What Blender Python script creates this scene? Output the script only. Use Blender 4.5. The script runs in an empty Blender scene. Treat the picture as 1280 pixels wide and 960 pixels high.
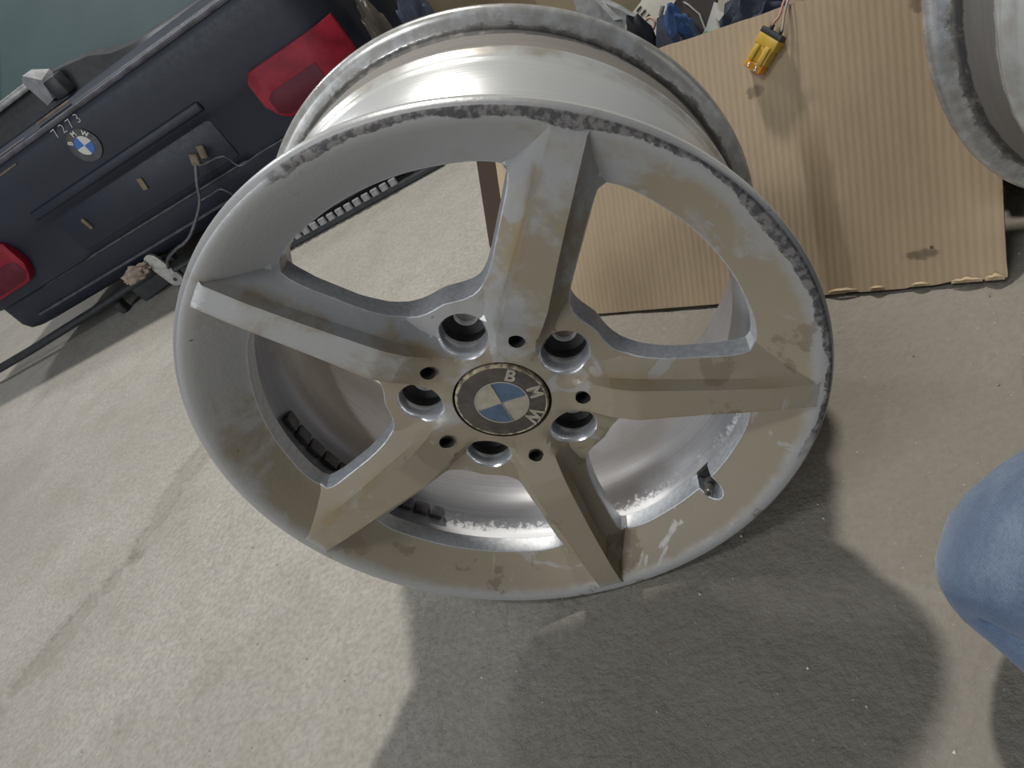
import bpy, bmesh, math, random
import numpy as np
from mathutils import Vector, Matrix, noise
from mathutils.geometry import delaunay_2d_cdt

random.seed(7)
scene = bpy.context.scene
col = scene.collection
PI = math.pi
R = 0.235                       # outer radius of the alloy wheel

# ------------------------------------------------------------------ camera
cam_d = bpy.data.cameras.new('camera')
cam_d.sensor_fit = 'HORIZONTAL'
cam_d.sensor_width = 36.0
cam_d.lens = 27.235
cam_d.clip_start = 0.01
cam_d.clip_end = 60
cam = bpy.data.objects.new('camera', cam_d)
col.objects.link(cam)
right = Vector((0.86562, 0.03069, -0.49976))
down = Vector((-0.36029, -0.65493, -0.66427))
fwd = Vector((-0.34770, 0.75507, -0.55586))
cm = Matrix.Identity(4)
for i in range(3):
    cm[i][0] = right[i]
    cm[i][1] = -down[i]
    cm[i][2] = -fwd[i]
cm[0][3], cm[1][3], cm[2][3] = 0.214, -0.417, 0.564
cam.matrix_world = cm
scene.camera = cam

# ------------------------------------------------------------------ world + lamps
world = bpy.data.worlds.new('garage_ambient')
scene.world = world
world.use_nodes = True
bg = world.node_tree.nodes['Background']
bg.inputs['Color'].default_value = (0.90, 0.94, 1.0, 1)
bg.inputs['Strength'].default_value = 0.085


def area_light(name, loc, target, size, energy, colour, size_y=None):
    d = bpy.data.lights.new(name, 'AREA')
    d.energy = energy
    d.color = colour
    d.shape = 'RECTANGLE' if size_y else 'DISK'
    d.size = size
    if size_y:
        d.size_y = size_y
    o = bpy.data.objects.new(name, d)
    o.location = loc
    o.rotation_euler = (Vector(target) - Vector(loc)).to_track_quat('-Z', 'Y').to_euler()
    col.objects.link(o)
    return o


area_light('ceiling_lamp', (0.50, 2.25, 4.5), (-0.1, 0.0, 0.0), 0.28, 185, (1.0, 0.97, 0.90))
area_light('front_left_fill', (-2.6, -3.4, 1.5), (-0.2, 0.2, 0.2), 2.2, 85, (0.93, 0.97, 1.0), 1.8)  # added soft fill from the front left, brightens the wheel face
area_light('front_ceiling_lamp', (-0.7, -1.5, 3.6), (0.0, 0.0, 0.2), 1.2, 34, (0.93, 0.97, 1.0), 0.3)
area_light('far_ceiling_lamp', (-2.2, 2.6, 3.2), (-1.0, 1.2, 0.0), 0.5, 30, (0.95, 0.98, 1.0))

scene.view_settings.view_transform = 'Standard'
scene.view_settings.look = 'None'
scene.view_settings.gamma = 1.0
scene.view_settings.use_curve_mapping = False
scene.view_settings.exposure = 0.0

# ------------------------------------------------------------------ helpers


def tag(o, label=None, cat=None, group=None, kind=None):
    if label:
        o['label'] = label
    if cat:
        o['category'] = cat
    if group:
        o['group'] = group
    if kind:
        o['kind'] = kind
    return o


def thing(name, label, cat, loc=(0, 0, 0), rotz=0.0, group=None):
    o = bpy.data.objects.new(name, None)
    o.empty_display_size = 0.05
    o.location = loc
    o.rotation_euler = (0, 0, rotz)
    col.objects.link(o)
    return tag(o, label, cat, group)


def link_mesh(name, me, mat=None, parent=None, sharp=None):
    if sharp is not None:
        me.polygons.foreach_set('use_smooth', [True] * len(me.polygons))
        me.set_sharp_from_angle(angle=math.radians(sharp))
    if mat is not None and not me.materials:
        me.materials.append(mat)
    o = bpy.data.objects.new(name, me)
    col.objects.link(o)
    if parent is not None:
        o.parent = parent
    return o


def make(name, verts, faces, mat=None, parent=None, sharp=None):
    me = bpy.data.meshes.new(name)
    me.from_pydata([tuple(v) for v in verts], [], faces)
    me.update()
    return link_mesh(name, me, mat, parent, sharp)


def from_bm(name, bm, mat=None, parent=None, sharp=None, recalc=True):
    if recalc:
        bmesh.ops.recalc_face_normals(bm, faces=bm.faces[:])
    me = bpy.data.meshes.new(name)
    bm.to_mesh(me)
    bm.free()
    return link_mesh(name, me, mat, parent, sharp)


def box_bm(size, loc=(0, 0, 0), rot=None, bevel=0.0, seg=2, bm=None):
    b = bmesh.new()
    bmesh.ops.create_cube(b, size=1.0)
    for v in b.verts:
        v.co = Vector((v.co.x * size[0], v.co.y * size[1], v.co.z * size[2]))
    if bevel > 0:
        bmesh.ops.bevel(b, geom=b.edges[:], offset=bevel, segments=seg, affect='EDGES', profile=0.5)
    m = (rot.to_4x4() if rot is not None else Matrix.Identity(4))
    m = Matrix.Translation(loc) @ m
    bmesh.ops.transform(b, matrix=m, verts=b.verts[:])
    if bm is None:
        return b
    me = bpy.data.meshes.new('tmp')
    b.to_mesh(me)
    b.free()
    bm.from_mesh(me)
    bpy.data.meshes.remove(me)
    return bm


def lathe_mesh(profile, seg=96, closed=False, axis_z=None):
    """profile of (radius, outward height); axis = local -Y through (0, 0, R)."""
    if axis_z is None:
        axis_z = R
    verts, faces = [], []
    n = len(profile)
    for i in range(seg):
        a = 2 * PI * i / seg
        for (r, h) in profile:
            verts.append((r * math.cos(a), -h, axis_z + r * math.sin(a)))
    m = n if closed else n - 1
    for i in range(seg):
        j = (i + 1) % seg
        for k in range(m):
            l = (k + 1) % n
            faces.append((i * n + k, i * n + l, j * n + l, j * n + k))
    return verts, faces


def tube(path, radius, seg=10, caps=True, bm=None):
    """tube along a list of points; radius a number or a list."""
    pts = [Vector(p) for p in path]
    b = bm if bm is not None else bmesh.new()
    rings = []
    prev = None
    for i, p in enumerate(pts):
        if i == 0:
            t = pts[1] - pts[0]
        elif i == len(pts) - 1:
            t = pts[-1] - pts[-2]
        else:
            t = (pts[i + 1] - p).normalized() + (p - pts[i - 1]).normalized()
        t.normalize()
        if prev is None:
            ref = Vector((0, 0, 1)) if abs(t.z) < 0.9 else Vector((1, 0, 0))
            nrm = t.cross(ref).normalized()
        else:
            nrm = (prev - t * prev.dot(t)).normalized()
        prev = nrm
        bi = t.cross(nrm)
        r = radius[i] if isinstance(radius, (list, tuple)) else radius
        rings.append([b.verts.new(p + (nrm * math.cos(2 * PI * k / seg) + bi * math.sin(2 * PI * k / seg)) * r)
                      for k in range(seg)])
    for i in range(len(rings) - 1):
        for k in range(seg):
            l = (k + 1) % seg
            b.faces.new((rings[i][k], rings[i][l], rings[i + 1][l], rings[i + 1][k]))
    if caps:
        b.faces.new(rings[0][::-1])
        b.faces.new(rings[-1])
    return b


def smooth_path(pts, n=6):
    pts = [Vector(p) for p in pts]
    out = []
    for i in range(len(pts) - 1):
        p0 = pts[max(i - 1, 0)]
        p1, p2 = pts[i], pts[i + 1]
        p3 = pts[min(i + 2, len(pts) - 1)]
        for k in range(n):
            t = k / n
            out.append(0.5 * ((2 * p1) + (p2 - p0) * t + (2 * p0 - 5 * p1 + 4 * p2 - p3) * t * t
                              + (3 * p1 - p0 - 3 * p2 + p3) * t ** 3))
    out.append(pts[-1])
    return out


def crumple(size, loc, sub=4, amp=0.25, freq=2.2, seed=0, flat=0.0, rot=None, fold=0.12):
    """a crumpled lump: bag, rag, cloth. Returns a bmesh standing on z = loc.z."""
    b = bmesh.new()
    bmesh.ops.create_icosphere(b, subdivisions=sub, radius=1.0)
    off = Vector((seed * 3.7, seed * 1.3, seed * 5.1))
    for v in b.verts:
        d = v.co.normalized()
        s = 1 + amp * noise.noise(d * freq + off) + fold * abs(noise.noise(d * freq * 2.7 + off)) * 2 - fold
        v.co = d * s
    if rot is not None:
        bmesh.ops.rotate(b, matrix=rot, verts=b.verts[:])
    for v in b.verts:
        v.co = Vector((v.co.x * size[0], v.co.y * size[1], max(v.co.z, -0.7) * size[2]))
    lo = min(v.co.z for v in b.verts)
    for v in b.verts:
        v.co += Vector(loc) - Vector((0, 0, lo))
    return b


def text_mesh(body, size, depth=0.0004, bold=0.0):
    c = bpy.data.curves.new('txt', 'FONT')
    c.body = body
    c.size = size
    c.extrude = depth
    c.offset = bold
    c.align_x = 'CENTER'
    c.align_y = 'CENTER'
    o = bpy.data.objects.new('txt', c)
    col.objects.link(o)
    dg = bpy.context.evaluated_depsgraph_get()
    me = bpy.data.meshes.new_from_object(o.evaluated_get(dg))
    bpy.data.objects.remove(o)
    bpy.data.curves.remove(c)
    return me


# ------------------------------------------------------------------ node materials
class NT:
    def __init__(self, name):
        self.m = bpy.data.materials.new(name)
        self.m.use_nodes = True
        self.t = self.m.node_tree
        self.b = self.t.nodes['Principled BSDF']
        self._co = None

    def n(self, kind, **kw):
        nd = self.t.nodes.new(kind)
        for k, v in kw.items():
            setattr(nd, k, v)
        return nd

    def co(self):
        if self._co is None:
            self._co = self.n('ShaderNodeTexCoord').outputs['Object']
        return self._co

    def put(self, sock, val):
        if hasattr(val, 'links') or isinstance(val, bpy.types.NodeSocket):
            self.t.links.new(val, sock)
        elif isinstance(val, (tuple, list)):
            sock.default_value = (*val, 1) if (len(val) == 3 and len(sock.default_value) == 4) else val
        else:
            sock.default_value = val

    def noise(self, scale, detail=4, rough=0.55, vec=None, dist=0.0):
        nd = self.n('ShaderNodeTexNoise')
        self.put(nd.inputs['Vector'], vec if vec is not None else self.co())
        nd.inputs['Scale'].default_value = scale
        nd.inputs['Detail'].default_value = detail
        nd.inputs['Roughness'].default_value = rough
        nd.inputs['Distortion'].default_value = dist
        return nd.outputs['Fac']

    def math(self, op, a, b=0.0, c=0.0, clamp=False):
        nd = self.n('ShaderNodeMath', operation=op, use_clamp=clamp)
        self.put(nd.inputs[0], a)
        self.put(nd.inputs[1], b)
        if op in ('MULTIPLY_ADD', 'SMOOTH_MIN', 'SMOOTH_MAX'):
            self.put(nd.inputs[2], c)
        return nd.outputs[0]

    def step(self, x, lo, hi, a=0.0, b=1.0):
        nd = self.n('ShaderNodeMapRange', interpolation_type='SMOOTHSTEP')
        self.put(nd.inputs['Value'], x)
        nd.inputs['From Min'].default_value = lo
        nd.inputs['From Max'].default_value = hi
        nd.inputs['To Min'].default_value = a
        nd.inputs['To Max'].default_value = b
        return nd.outputs['Result']

    def mix(self, fac, a, b, mode='MIX'):
        nd = self.n('ShaderNodeMix', data_type='RGBA', blend_type=mode)
        self.put(nd.inputs[0], fac)
        self.put(nd.inputs[6], a)
        self.put(nd.inputs[7], b)
        return nd.outputs[2]

    def mapping(self, scale=(1, 1, 1), loc=(0, 0, 0), rot=(0, 0, 0)):
        nd = self.n('ShaderNodeMapping')
        self.put(nd.inputs['Vector'], self.co())
        nd.inputs['Scale'].default_value = scale
        nd.inputs['Location'].default_value = loc
        nd.inputs['Rotation'].default_value = rot
        return nd.outputs['Vector']

    def xyz(self):
        nd = self.n('ShaderNodeSeparateXYZ')
        self.put(nd.inputs[0], self.co())
        return nd.outputs

    def bump(self, h, strength=0.3, dist=0.001):
        nd = self.n('ShaderNodeBump')
        nd.inputs['Strength'].default_value = strength
        nd.inputs['Distance'].default_value = dist
        self.put(nd.inputs['Height'], h)
        self.t.links.new(nd.outputs['Normal'], self.b.inputs['Normal'])

    def set(self, **kw):
        names = dict(color='Base Color', rough='Roughness', metal='Metallic', spec='Specular IOR Level',
                     coat='Coat Weight', trans='Transmission Weight', sheen='Sheen Weight', ior='IOR',
                     emit='Emission Color', estr='Emission Strength', alpha='Alpha', aniso='Anisotropic')
        for k, v in kw.items():
            self.put(self.b.inputs[names[k]], v)
        return self.m


def simple(name, colour, rough=0.6, metal=0.0, var=0.12, scale=30, bump=0.0, **kw):
    s = NT(name)
    f = s.noise(scale, 5, 0.6)
    dark = tuple(c * (1 - var * 1.6) for c in colour)
    lite = tuple(min(1, c * (1 + var)) for c in colour)
    s.set(color=s.mix(s.step(f, 0.3, 0.7), dark, lite), rough=rough, metal=metal, **kw)
    if bump:
        s.bump(s.noise(scale * 6, 4), bump, 0.001)
    return s.m


def wheel_paint():
    s = NT('silver_wheel_paint')
    x, y, z = s.xyz()
    zc = s.math('SUBTRACT', z, R)
    r = s.math('SQRT', s.math('ADD', s.math('MULTIPLY', x, x), s.math('MULTIPLY', zc, zc)))
    # brown brake-dust film, thickest on the side away from the upper left
    a, b = math.cos(math.radians(-80)), math.sin(math.radians(-80))
    grad = s.math('ADD', s.math('MULTIPLY', x, a * 1.9), s.math('MULTIPLY', zc, b * 1.9))
    nlow = s.noise(16, 5, 0.6, dist=0.4)
    nmid = s.noise(55, 6, 0.65)
    film = s.step(s.math('ADD', s.math('ADD', grad, s.math('MULTIPLY', nlow, 1.3)), s.math('MULTIPLY', nmid, 0.18)), 0.44, 0.66)
    wiped = s.step(s.noise(19, 4, 0.55, vec=s.mapping(loc=(5.3, 1.0, 2.2)), dist=1.2), 0.60, 0.635)
    film = s.math('MULTIPLY', film, s.math('SUBTRACT', 1.0, s.math('MULTIPLY', wiped, 0.55)))
    # thin cleaner strip next to the lip
    film = s.math('MULTIPLY', film, s.step(s.math('ADD', r, s.math('MULTIPLY', nmid, 0.012)), 0.222, 0.232, 1.0, 0.15))
    c = s.mix(film, (0.40, 0.40, 0.40), (0.270, 0.228, 0.165))
    gat = s.n('ShaderNodeAttribute', attribute_name='grime').outputs['Fac']
    gat = s.math('MULTIPLY', gat, s.step(s.noise(24, 4, 0.6), 0.38, 0.62))
    c = s.mix(s.math('MULTIPLY', gat, 0.75), c, (0.235, 0.165, 0.075))
    # grime in the corners of the casting, dark splashes
    splash = s.step(s.noise(23, 6, 0.6, vec=s.mapping(loc=(3.1, 0, 1.7))), 0.58, 0.62)
    splash = s.math('MULTIPLY', splash, s.step(grad, -0.05, 0.2))
    c = s.mix(s.math('MULTIPLY', splash, 0.60), c, (0.14, 0.10, 0.06))
    speck = s.step(s.noise(170, 3, 0.5), 0.70, 0.76)
    speck = s.math('MULTIPLY', speck, s.step(s.noise(9, 3), 0.45, 0.62))
    c = s.mix(s.math('MULTIPLY', speck, 0.75), c, (0.07, 0.055, 0.045))
    # kerb rash along one side of the lip
    ca, sa = math.cos(math.radians(30)), math.sin(math.radians(30))
    dirn = s.math('DIVIDE', s.math('ADD', s.math('MULTIPLY', x, ca), s.math('MULTIPLY', zc, sa)), r)
    rn = s.math('ADD', r, s.math('MULTIPLY', s.math('SUBTRACT', s.noise(45, 6, 0.7), 0.5), 0.011))
    rash = s.math('MULTIPLY', s.step(s.math('ADD', rn, s.math('MULTIPLY', s.math('SUBTRACT', s.noise(9, 2), 0.45), 0.020)), 0.2272, 0.2284), s.step(r, 0.2322, 0.2334, 1.0, 0.0))
    rash = s.math('MULTIPLY', rash, s.step(s.math('ADD', dirn, s.math('MULTIPLY', s.noise(28, 3), 0.5)), 0.60, 0.72))
    c = s.mix(s.math('MULTIPLY', rash, 0.85), c, s.mix(s.step(s.noise(260, 3), 0.4, 0.62), (0.035, 0.032, 0.035), (0.19, 0.17, 0.16)))
    rough = s.math('ADD', s.math('MULTIPLY', film, 0.22), 0.36)
    s.set(color=c, rough=s.math('ADD', rough, s.math('MULTIPLY', rash, 0.3)), metal=s.math('MULTIPLY', s.math('SUBTRACT', 1.0, film), 0.35), spec=0.4)
    s.bump(s.math('ADD', s.math('MULTIPLY', s.noise(300, 4), 0.4), s.math('MULTIPLY', rash, s.noise(220, 4))), 0.25, 0.0015)
    return s.m


def barrel_metal():
    s = NT('silver_barrel_metal')
    x, y, z = s.xyz()
    zc = s.math('SUBTRACT', z, R)
    r = s.math('SQRT', s.math('ADD', s.math('MULTIPLY', x, x), s.math('MULTIPLY', zc, zc)))
    ring = s.mapping(scale=(6, 500, 6))
    streak = s.noise(1.0, 4, 0.6, vec=ring)
    c = s.mix(streak, (0.60, 0.61, 0.61), (0.74, 0.74, 0.73))
    # dried tyre rubber on the far bead seat
    yy = s.math('ADD', y, s.math('MULTIPLY', s.math('SUBTRACT', s.noise(70, 5, 0.7), 0.5), 0.007))
    outside = s.step(y, 0.1550, 0.1560)
    seat = s.math('MULTIPLY', s.math('MULTIPLY', s.step(yy, 0.1665, 0.1690), s.step(yy, 0.2010, 0.2030, 1, 0)), outside)
    black = s.math('MULTIPLY', s.step(s.noise(80, 5, 0.7), 0.30, 0.50), s.math('MULTIPLY', s.step(yy, 0.1935, 0.1955), s.step(yy, 0.2015, 0.2030, 1, 0)))
    c = s.mix(s.math('MULTIPLY', seat, 0.85), c, s.mix(streak, (0.060, 0.048, 0.038), (0.150, 0.122, 0.095)))
    c = s.mix(s.math('MULTIPLY', s.math('MULTIPLY', black, outside), 0.8), c, (0.022, 0.022, 0.026))
    fl = s.math('MULTIPLY', s.step(y, 0.199, 0.202), s.step(s.noise(60, 6, 0.7), 0.30, 0.62))
    c = s.mix(s.math('MULTIPLY', fl, 0.6), c, (0.30, 0.27, 0.23))
    # yellowish grime ring by the hump
    gr = s.math('MULTIPLY', s.math('MULTIPLY', s.step(yy, 0.146, 0.156), s.step(yy, 0.164, 0.167, 1, 0)), s.step(s.noise(40, 4), 0.35, 0.7))
    c = s.mix(s.math('MULTIPLY', gr, 0.6), c, (0.34, 0.28, 0.17))
    rough = s.math('ADD', s.math('MULTIPLY', seat, 0.4), 0.27)
    s.set(color=c, rough=rough, metal=s.math('SUBTRACT', 0.42, s.math('MULTIPLY', seat, 0.4)))
    s.bump(s.math('ADD', streak, s.math('MULTIPLY', seat, s.noise(200, 4))), 0.12, 0.001)
    return s.m


def barrel_inside():
    s = NT('brushed_barrel_inside')
    x, y, z = s.xyz()
    zc = s.math('SUBTRACT', z, R)
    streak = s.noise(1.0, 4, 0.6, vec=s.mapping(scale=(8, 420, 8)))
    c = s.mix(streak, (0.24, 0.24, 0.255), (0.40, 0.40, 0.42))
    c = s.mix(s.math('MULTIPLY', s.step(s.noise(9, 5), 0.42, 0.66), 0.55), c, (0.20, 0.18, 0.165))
    # white corrosion blooming from the front edge, on the lowest third
    low = s.step(zc, -0.10, -0.15)
    cor = s.step(s.math('ADD', s.math('MULTIPLY', s.math('SUBTRACT', y, 0.052), 26.0), s.noise(190, 5, 0.75)), 0.62, 0.44)
    cor = s.math('MULTIPLY', s.math('MULTIPLY', cor, low), s.step(s.noise(6, 3, vec=s.mapping(loc=(0.5, 0, 2))), 0.38, 0.5))
    c = s.mix(cor, c, (0.80, 0.80, 0.82))
    s.set(color=c, rough=0.42, metal=s.math('MULTIPLY', s.math('SUBTRACT', 1.0, cor), 0.4))
    s.bump(streak, 0.1, 0.001)
    return s.m


def concrete():
    s = NT('worn_concrete')
    big = s.noise(1.6, 4, 0.55)
    mid = s.noise(11, 6, 0.6, dist=0.3)
    fine = s.noise(150, 5, 0.65)
    c = s.mix(s.step(big, 0.35, 0.68), (0.345, 0.326, 0.292), (0.435, 0.414, 0.375))
    c = s.mix(s.math('MULTIPLY', s.step(mid, 0.40, 0.75), 0.40), c, (0.27, 0.245, 0.205))
    c = s.mix(s.step(fine, 0.30, 0.75, 0.0, 0.55), c, (0.19, 0.175, 0.15))
    c = s.mix(s.step(s.noise(48, 6, 0.7), 0.42, 0.72, 0.0, 0.20), c, (0.21, 0.19, 0.16))
    # darker ground towards the person and the boxes
    x, y, z = s.xyz()
    dark_zone = s.step(s.math('ADD', s.math('ADD', x, s.math('MULTIPLY', y, -0.15)), s.math('MULTIPLY', s.math('SUBTRACT', big, 0.5), 0.5)), -0.35, 0.12)
    c = s.mix(s.math('MULTIPLY', dark_zone, 0.72), c, (0.170, 0.150, 0.120))
    c = s.mix(s.step(z, -0.0030, -0.0062, 0.0, 0.30), c, (0.19, 0.172, 0.14))
    pale = s.step(s.noise(420, 2, 0.5), 0.74, 0.78)
    c = s.mix(s.math('MULTIPLY', pale, 0.7), c, (0.62, 0.60, 0.55))
    s.set(color=c, rough=0.82, spec=0.3)
    h = s.math('ADD', s.math('MULTIPLY', fine, 0.55), s.math('MULTIPLY', s.noise(60, 6, 0.7), 1.0))
    s.bump(h, 0.75, 0.0035)
    return s.m


def cardboard(name, base=(0.40, 0.285, 0.165), dirty=0.35):
    s = NT(name)
    f = s.noise(60, 5, 0.6, vec=s.mapping(scale=(1, 1, 0.35)))
    g = s.noise(5, 4, 0.6)
    c = s.mix(f, tuple(k * 0.86 for k in base), tuple(k * 1.10 for k in base))
    c = s.mix(s.math('MULTIPLY', s.step(g, 0.45, 0.75), dirty), c, tuple(k * 0.55 for k in base))
    s.set(color=c, rough=0.85, spec=0.2)
    s.bump(s.noise(350, 3), 0.15, 0.0006)
    return s


M = {}
M['paint'] = wheel_paint()
M['barrel'] = barrel_metal()
M['inside'] = barrel_inside()
M['concrete'] = concrete()
M['casting'] = simple('clean_silver_casting', (0.46, 0.47, 0.49), 0.38, 0.35, 0.10, 260, 0.2)
M['chrome'] = simple('machined_bore', (0.80, 0.81, 0.83), 0.24, 0.75, 0.08, 120)
M['bore_seat'] = simple('bright_bolt_seat', (0.85, 0.85, 0.84), 0.3, 0.3, 0.1, 200)
M['dark_hole'] = simple('blackened_metal', (0.05, 0.048, 0.045), 0.6, 0.4, 0.2, 60)
M['weight'] = simple('dull_lead_weight', (0.11, 0.11, 0.115), 0.55, 0.5, 0.2, 90)
M['valve_metal'] = simple('nickel_valve', (0.30, 0.29, 0.27), 0.35, 0.8, 0.2, 200)
M['black_rubber'] = simple('black_rubber', (0.022, 0.022, 0.024), 0.6, 0.0, 0.25, 60)
M['cap_edge'] = simple('worn_cap_edge', (0.40, 0.33, 0.23), 0.6, 0.2, 0.45, 240, 0.5)
M['cap_black'] = simple('dusty_black_enamel', (0.072, 0.062, 0.052), 0.45, 0.0, 0.18, 120)
M['cap_blue'] = simple('dusty_blue_enamel', (0.075, 0.115, 0.18), 0.42, 0.0, 0.12, 120)
M['cap_cream'] = simple('dusty_white_enamel', (0.36, 0.32, 0.245), 0.45, 0.0, 0.10, 120)
M['cap_line'] = simple('tarnished_silver_line', (0.42, 0.40, 0.35), 0.4, 0.5, 0.15, 200)

# ------------------------------------------------------------------ floor and back wall


def graded(a, b, lo, hi, fine, coarse):
    out = list(np.arange(lo, hi + 1e-6, fine))
    v, s = lo, fine
    left = []
    while v > a:
        s = min(s * 1.25, coarse)
        v -= s
        left.append(v)
    v, s = hi, fine
    rt = []
    while v < b:
        s = min(s * 1.25, coarse)
        v += s
        rt.append(v)
    return np.array(left[::-1] + out + rt)


def build_floor():
    xs = graded(-4.5, 3.5, -1.05, 0.5, 0.0055, 0.4)
    ys = graded(-3.5, 4.5, -0.30, 0.75, 0.0055, 0.4)
    nx, ny = len(xs), len(ys)
    # shallow spalled patches and scratches: (x, y, along, across, angle, depth)
    pits = [(-0.815, 0.42, 0.13, 0.028, 1.45, 0.006), (-0.93, 0.19, 0.16, 0.03, 0.95, 0.008), (-0.76, 0.50, 0.10, 0.015, 1.2, 0.005),
            (-0.42, 0.06, 0.07, 0.02, 1.0, -0.0015), (-0.55, 0.02, 0.18, 0.006, 0.75, 0.003), (-0.72, -0.04, 0.09, 0.05, 0.5, 0.003)]
    verts = []
    for yv in ys:
        for xv in xs:
            zz = 0.0
            if -1.2 < xv < 0.6 and -0.4 < yv < 0.9:
                zz += 0.0014 * noise.noise(Vector((xv * 14, yv * 14, 0))) + 0.0007 * noise.noise(Vector((xv * 45, yv * 45, 3)))
                for (px, py, la, wa, an, dp) in pits:
                    dx, dy = xv - px, yv - py
                    if abs(dx) > 0.3 or abs(dy) > 0.3:
                        continue
                    u = (dx * math.cos(an) + dy * math.sin(an)) / la
                    v = (-dx * math.sin(an) + dy * math.cos(an)) / wa
                    d = u * u + v * v + 0.9 * noise.noise(Vector((xv * 30, yv * 30, 9)))
                    if d < 1:
                        k = min(1.0, (1 - d) * 3)
                        zz -= dp * k * (1 + 0.5 * noise.noise(Vector((xv * 90, yv * 90, 5))))
                # stay flat under what stands on it
                if dp and (xv * xv + (yv - 0.1) ** 2) < 0.03:
                    zz = min(zz, 0.0)
                zz = min(zz, 0.0012)
            verts.append((xv, yv, zz - 0.0012))
    faces = [(j * nx + i, j * nx + i + 1, (j + 1) * nx + i + 1, (j + 1) * nx + i) for j in range(ny - 1) for i in range(nx - 1)]
    o = make('floor', verts, faces, M['concrete'], None, 60)
    tag(o, kind='structure')


build_floor()
wall = simple('grimy_plaster', (0.16, 0.15, 0.14), 0.9, 0, 0.2, 4, 0.1)
o = from_bm('wall_back', box_bm((8.0, 0.12, 3.4), (-0.5, 4.3, 1.7)), wall)
tag(o, kind='structure')

# ------------------------------------------------------------------ alloy wheel
SP0 = 49.8                      # angle of the first spoke, degrees from +X towards +Z
BAND = ([0.17, 0.19, 0.197, 0.205, 0.215, 0.221, 0.2255, 0.2285, 0.2312, 0.2333, 0.2346, 0.2352],
        [-0.029, -0.019, -0.0138, -0.0078, -0.0008, 0.0031, 0.0053, 0.0060, 0.0056, 0.0040, 0.0020, 0.0])
HUBZ = ([0.0, 0.037, 0.045, 0.053, 0.062, 0.072, 0.095, 0.3], [-0.0150, -0.0150, -0.0155, -0.0178, -0.0205, -0.0215, -0.0220, -0.05])
ZR = ([0.03, 0.050, 0.057, 0.066, 0.083, 0.1, 0.135, 0.161, 0.195, 0.222, 0.2262, 0.236],
      [-0.0150, -0.0146, -0.0135, -0.0105, -0.0022, 0.0026, 0.0042, 0.0056, 0.0071, 0.0066, 0.0050, -0.02])
W1 = ([0.03, 0.1, 0.135, 0.161, 0.195, 0.23], [0.0142, 0.0142, 0.0124, 0.0115, 0.0107, 0.0102])
ZL = ([0.03, 0.055, 0.075, 0.101, 0.147, 0.18, 0.219, 0.24], [-0.019, -0.0160, -0.0125, -0.0078, -0.0042, -0.0018, 0.0012, -0.02])
ZE = ([0.03, 0.08, 0.1, 0.126, 0.165, 0.19, 0.22, 0.24], [-0.026, -0.0225, -0.0180, -0.0150, -0.0138, -0.0165, -0.018, -0.03])
ZBACK = ([0.0, 0.09, 0.11, 0.13, 0.16, 0.185, 0.20, 0.24], [-0.045, -0.044, -0.034, -0.029, -0.028, -0.032, -0.036, -0.036])
STEP = 0.0028
HALF = 0.0266
ip = np.interp


def spoke_profile(v, lat):
    lat = abs(lat)
    w = ip(v, *W1)
    zr, zl, ze = ip(v, *ZR), ip(v, *ZL), ip(v, *ZE)
    zl = min(zl, zr)
    if lat <= w:
        return zr
    if lat <= w + STEP:
        return zr + (zl - zr) * (lat - w) / STEP
    return zl + (ze - zl) * (lat - w - STEP) / (HALF - w - STEP)


def nearest_spoke(x, y):
    a = math.degrees(math.atan2(y, x)) - SP0
    k = round(a / 72.0)
    da = math.radians(a - 72.0 * k)
    r = math.hypot(x, y)
    return k % 5, r * math.cos(da), r * math.sin(da), r


def face_height(x, y):
    k, v, lat, r = nearest_spoke(x, y)
    b = ip(r, *BAND) if r > 0.17 else -1
    h = ip(r, *HUBZ)
    s = spoke_profile(v, lat) if v > 0.04 else -1
    return max(b, h, s)


def half_window():
    return [(190.5, 0), (190.5, 9), (190.5, 18), (190, 23.0), (188, 26.2), (183.5, 27.5), (177, 27.5), (165, 26.9), (150, 25.9),
            (135, 24.7), (120, 23.1), (109, 21.3), (101, 19.2), (95.5, 16.8), (92, 13.5), (90.3, 9.5), (90.2, 5), (91, 0)]


def window_loop(k):
    c = SP0 + 36 + 72 * k
    hw = half_window()
    full = [(r, t) for r, t in hw] + [(r, -t) for r, t in hw[-2:0:-1]]
    pts = [Vector((r * 0.001 * math.cos(math.radians(c + t)), r * 0.001 * math.sin(math.radians(c + t)), 0)) for r, t in full]
    n = len(pts)
    dense = []
    for i in range(n):
        p0, p1, p2, p3 = pts[i - 1], pts[i], pts[(i + 1) % n], pts[(i + 2) % n]
        m = max(1, int((p2 - p1).length / 0.0034))
        for j in range(m):
            t = j / m
            dense.append(0.5 * ((2 * p1) + (p2 - p0) * t + (2 * p0 - 5 * p1 + 4 * p2 - p3) * t * t + (3 * p1 - p0 - 3 * p2 + p3) * t ** 3))
    loop = [(p.x, p.y) for p in dense]
    if k == 3:      # the window with the valve: a rounded notch in its outer edge
        ca, sa = math.cos(math.radians(c)), math.sin(math.radians(c))
        out, done = [], False
        for (x, y) in loop:
            u, w = x * ca + y * sa, -x * sa + y * ca
            if u > 0.17 and abs(w) < 0.0090:
                if not done:
                    done = True
                    prof = [(0.1905, -0.0085), (0.1945, -0.0085), (0.1985, -0.0080), (0.2020, -0.0062), (0.2042, -0.0034), (0.2050, 0.0),
                            (0.2042, 0.0034), (0.2020, 0.0062), (0.1985, 0.0080), (0.1945, 0.0085), (0.1905, 0.0085)]
                    # follow the travel direction of the loop
                    nxt = [q for q in prof] if SIGN_NOTCH > 0 else prof[::-1]
                    for (uu, ww) in nxt:
                        out.append((uu * ca - ww * sa, uu * sa + ww * ca))
                continue
            out.append((x, y))
        loop = out
    return loop


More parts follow.
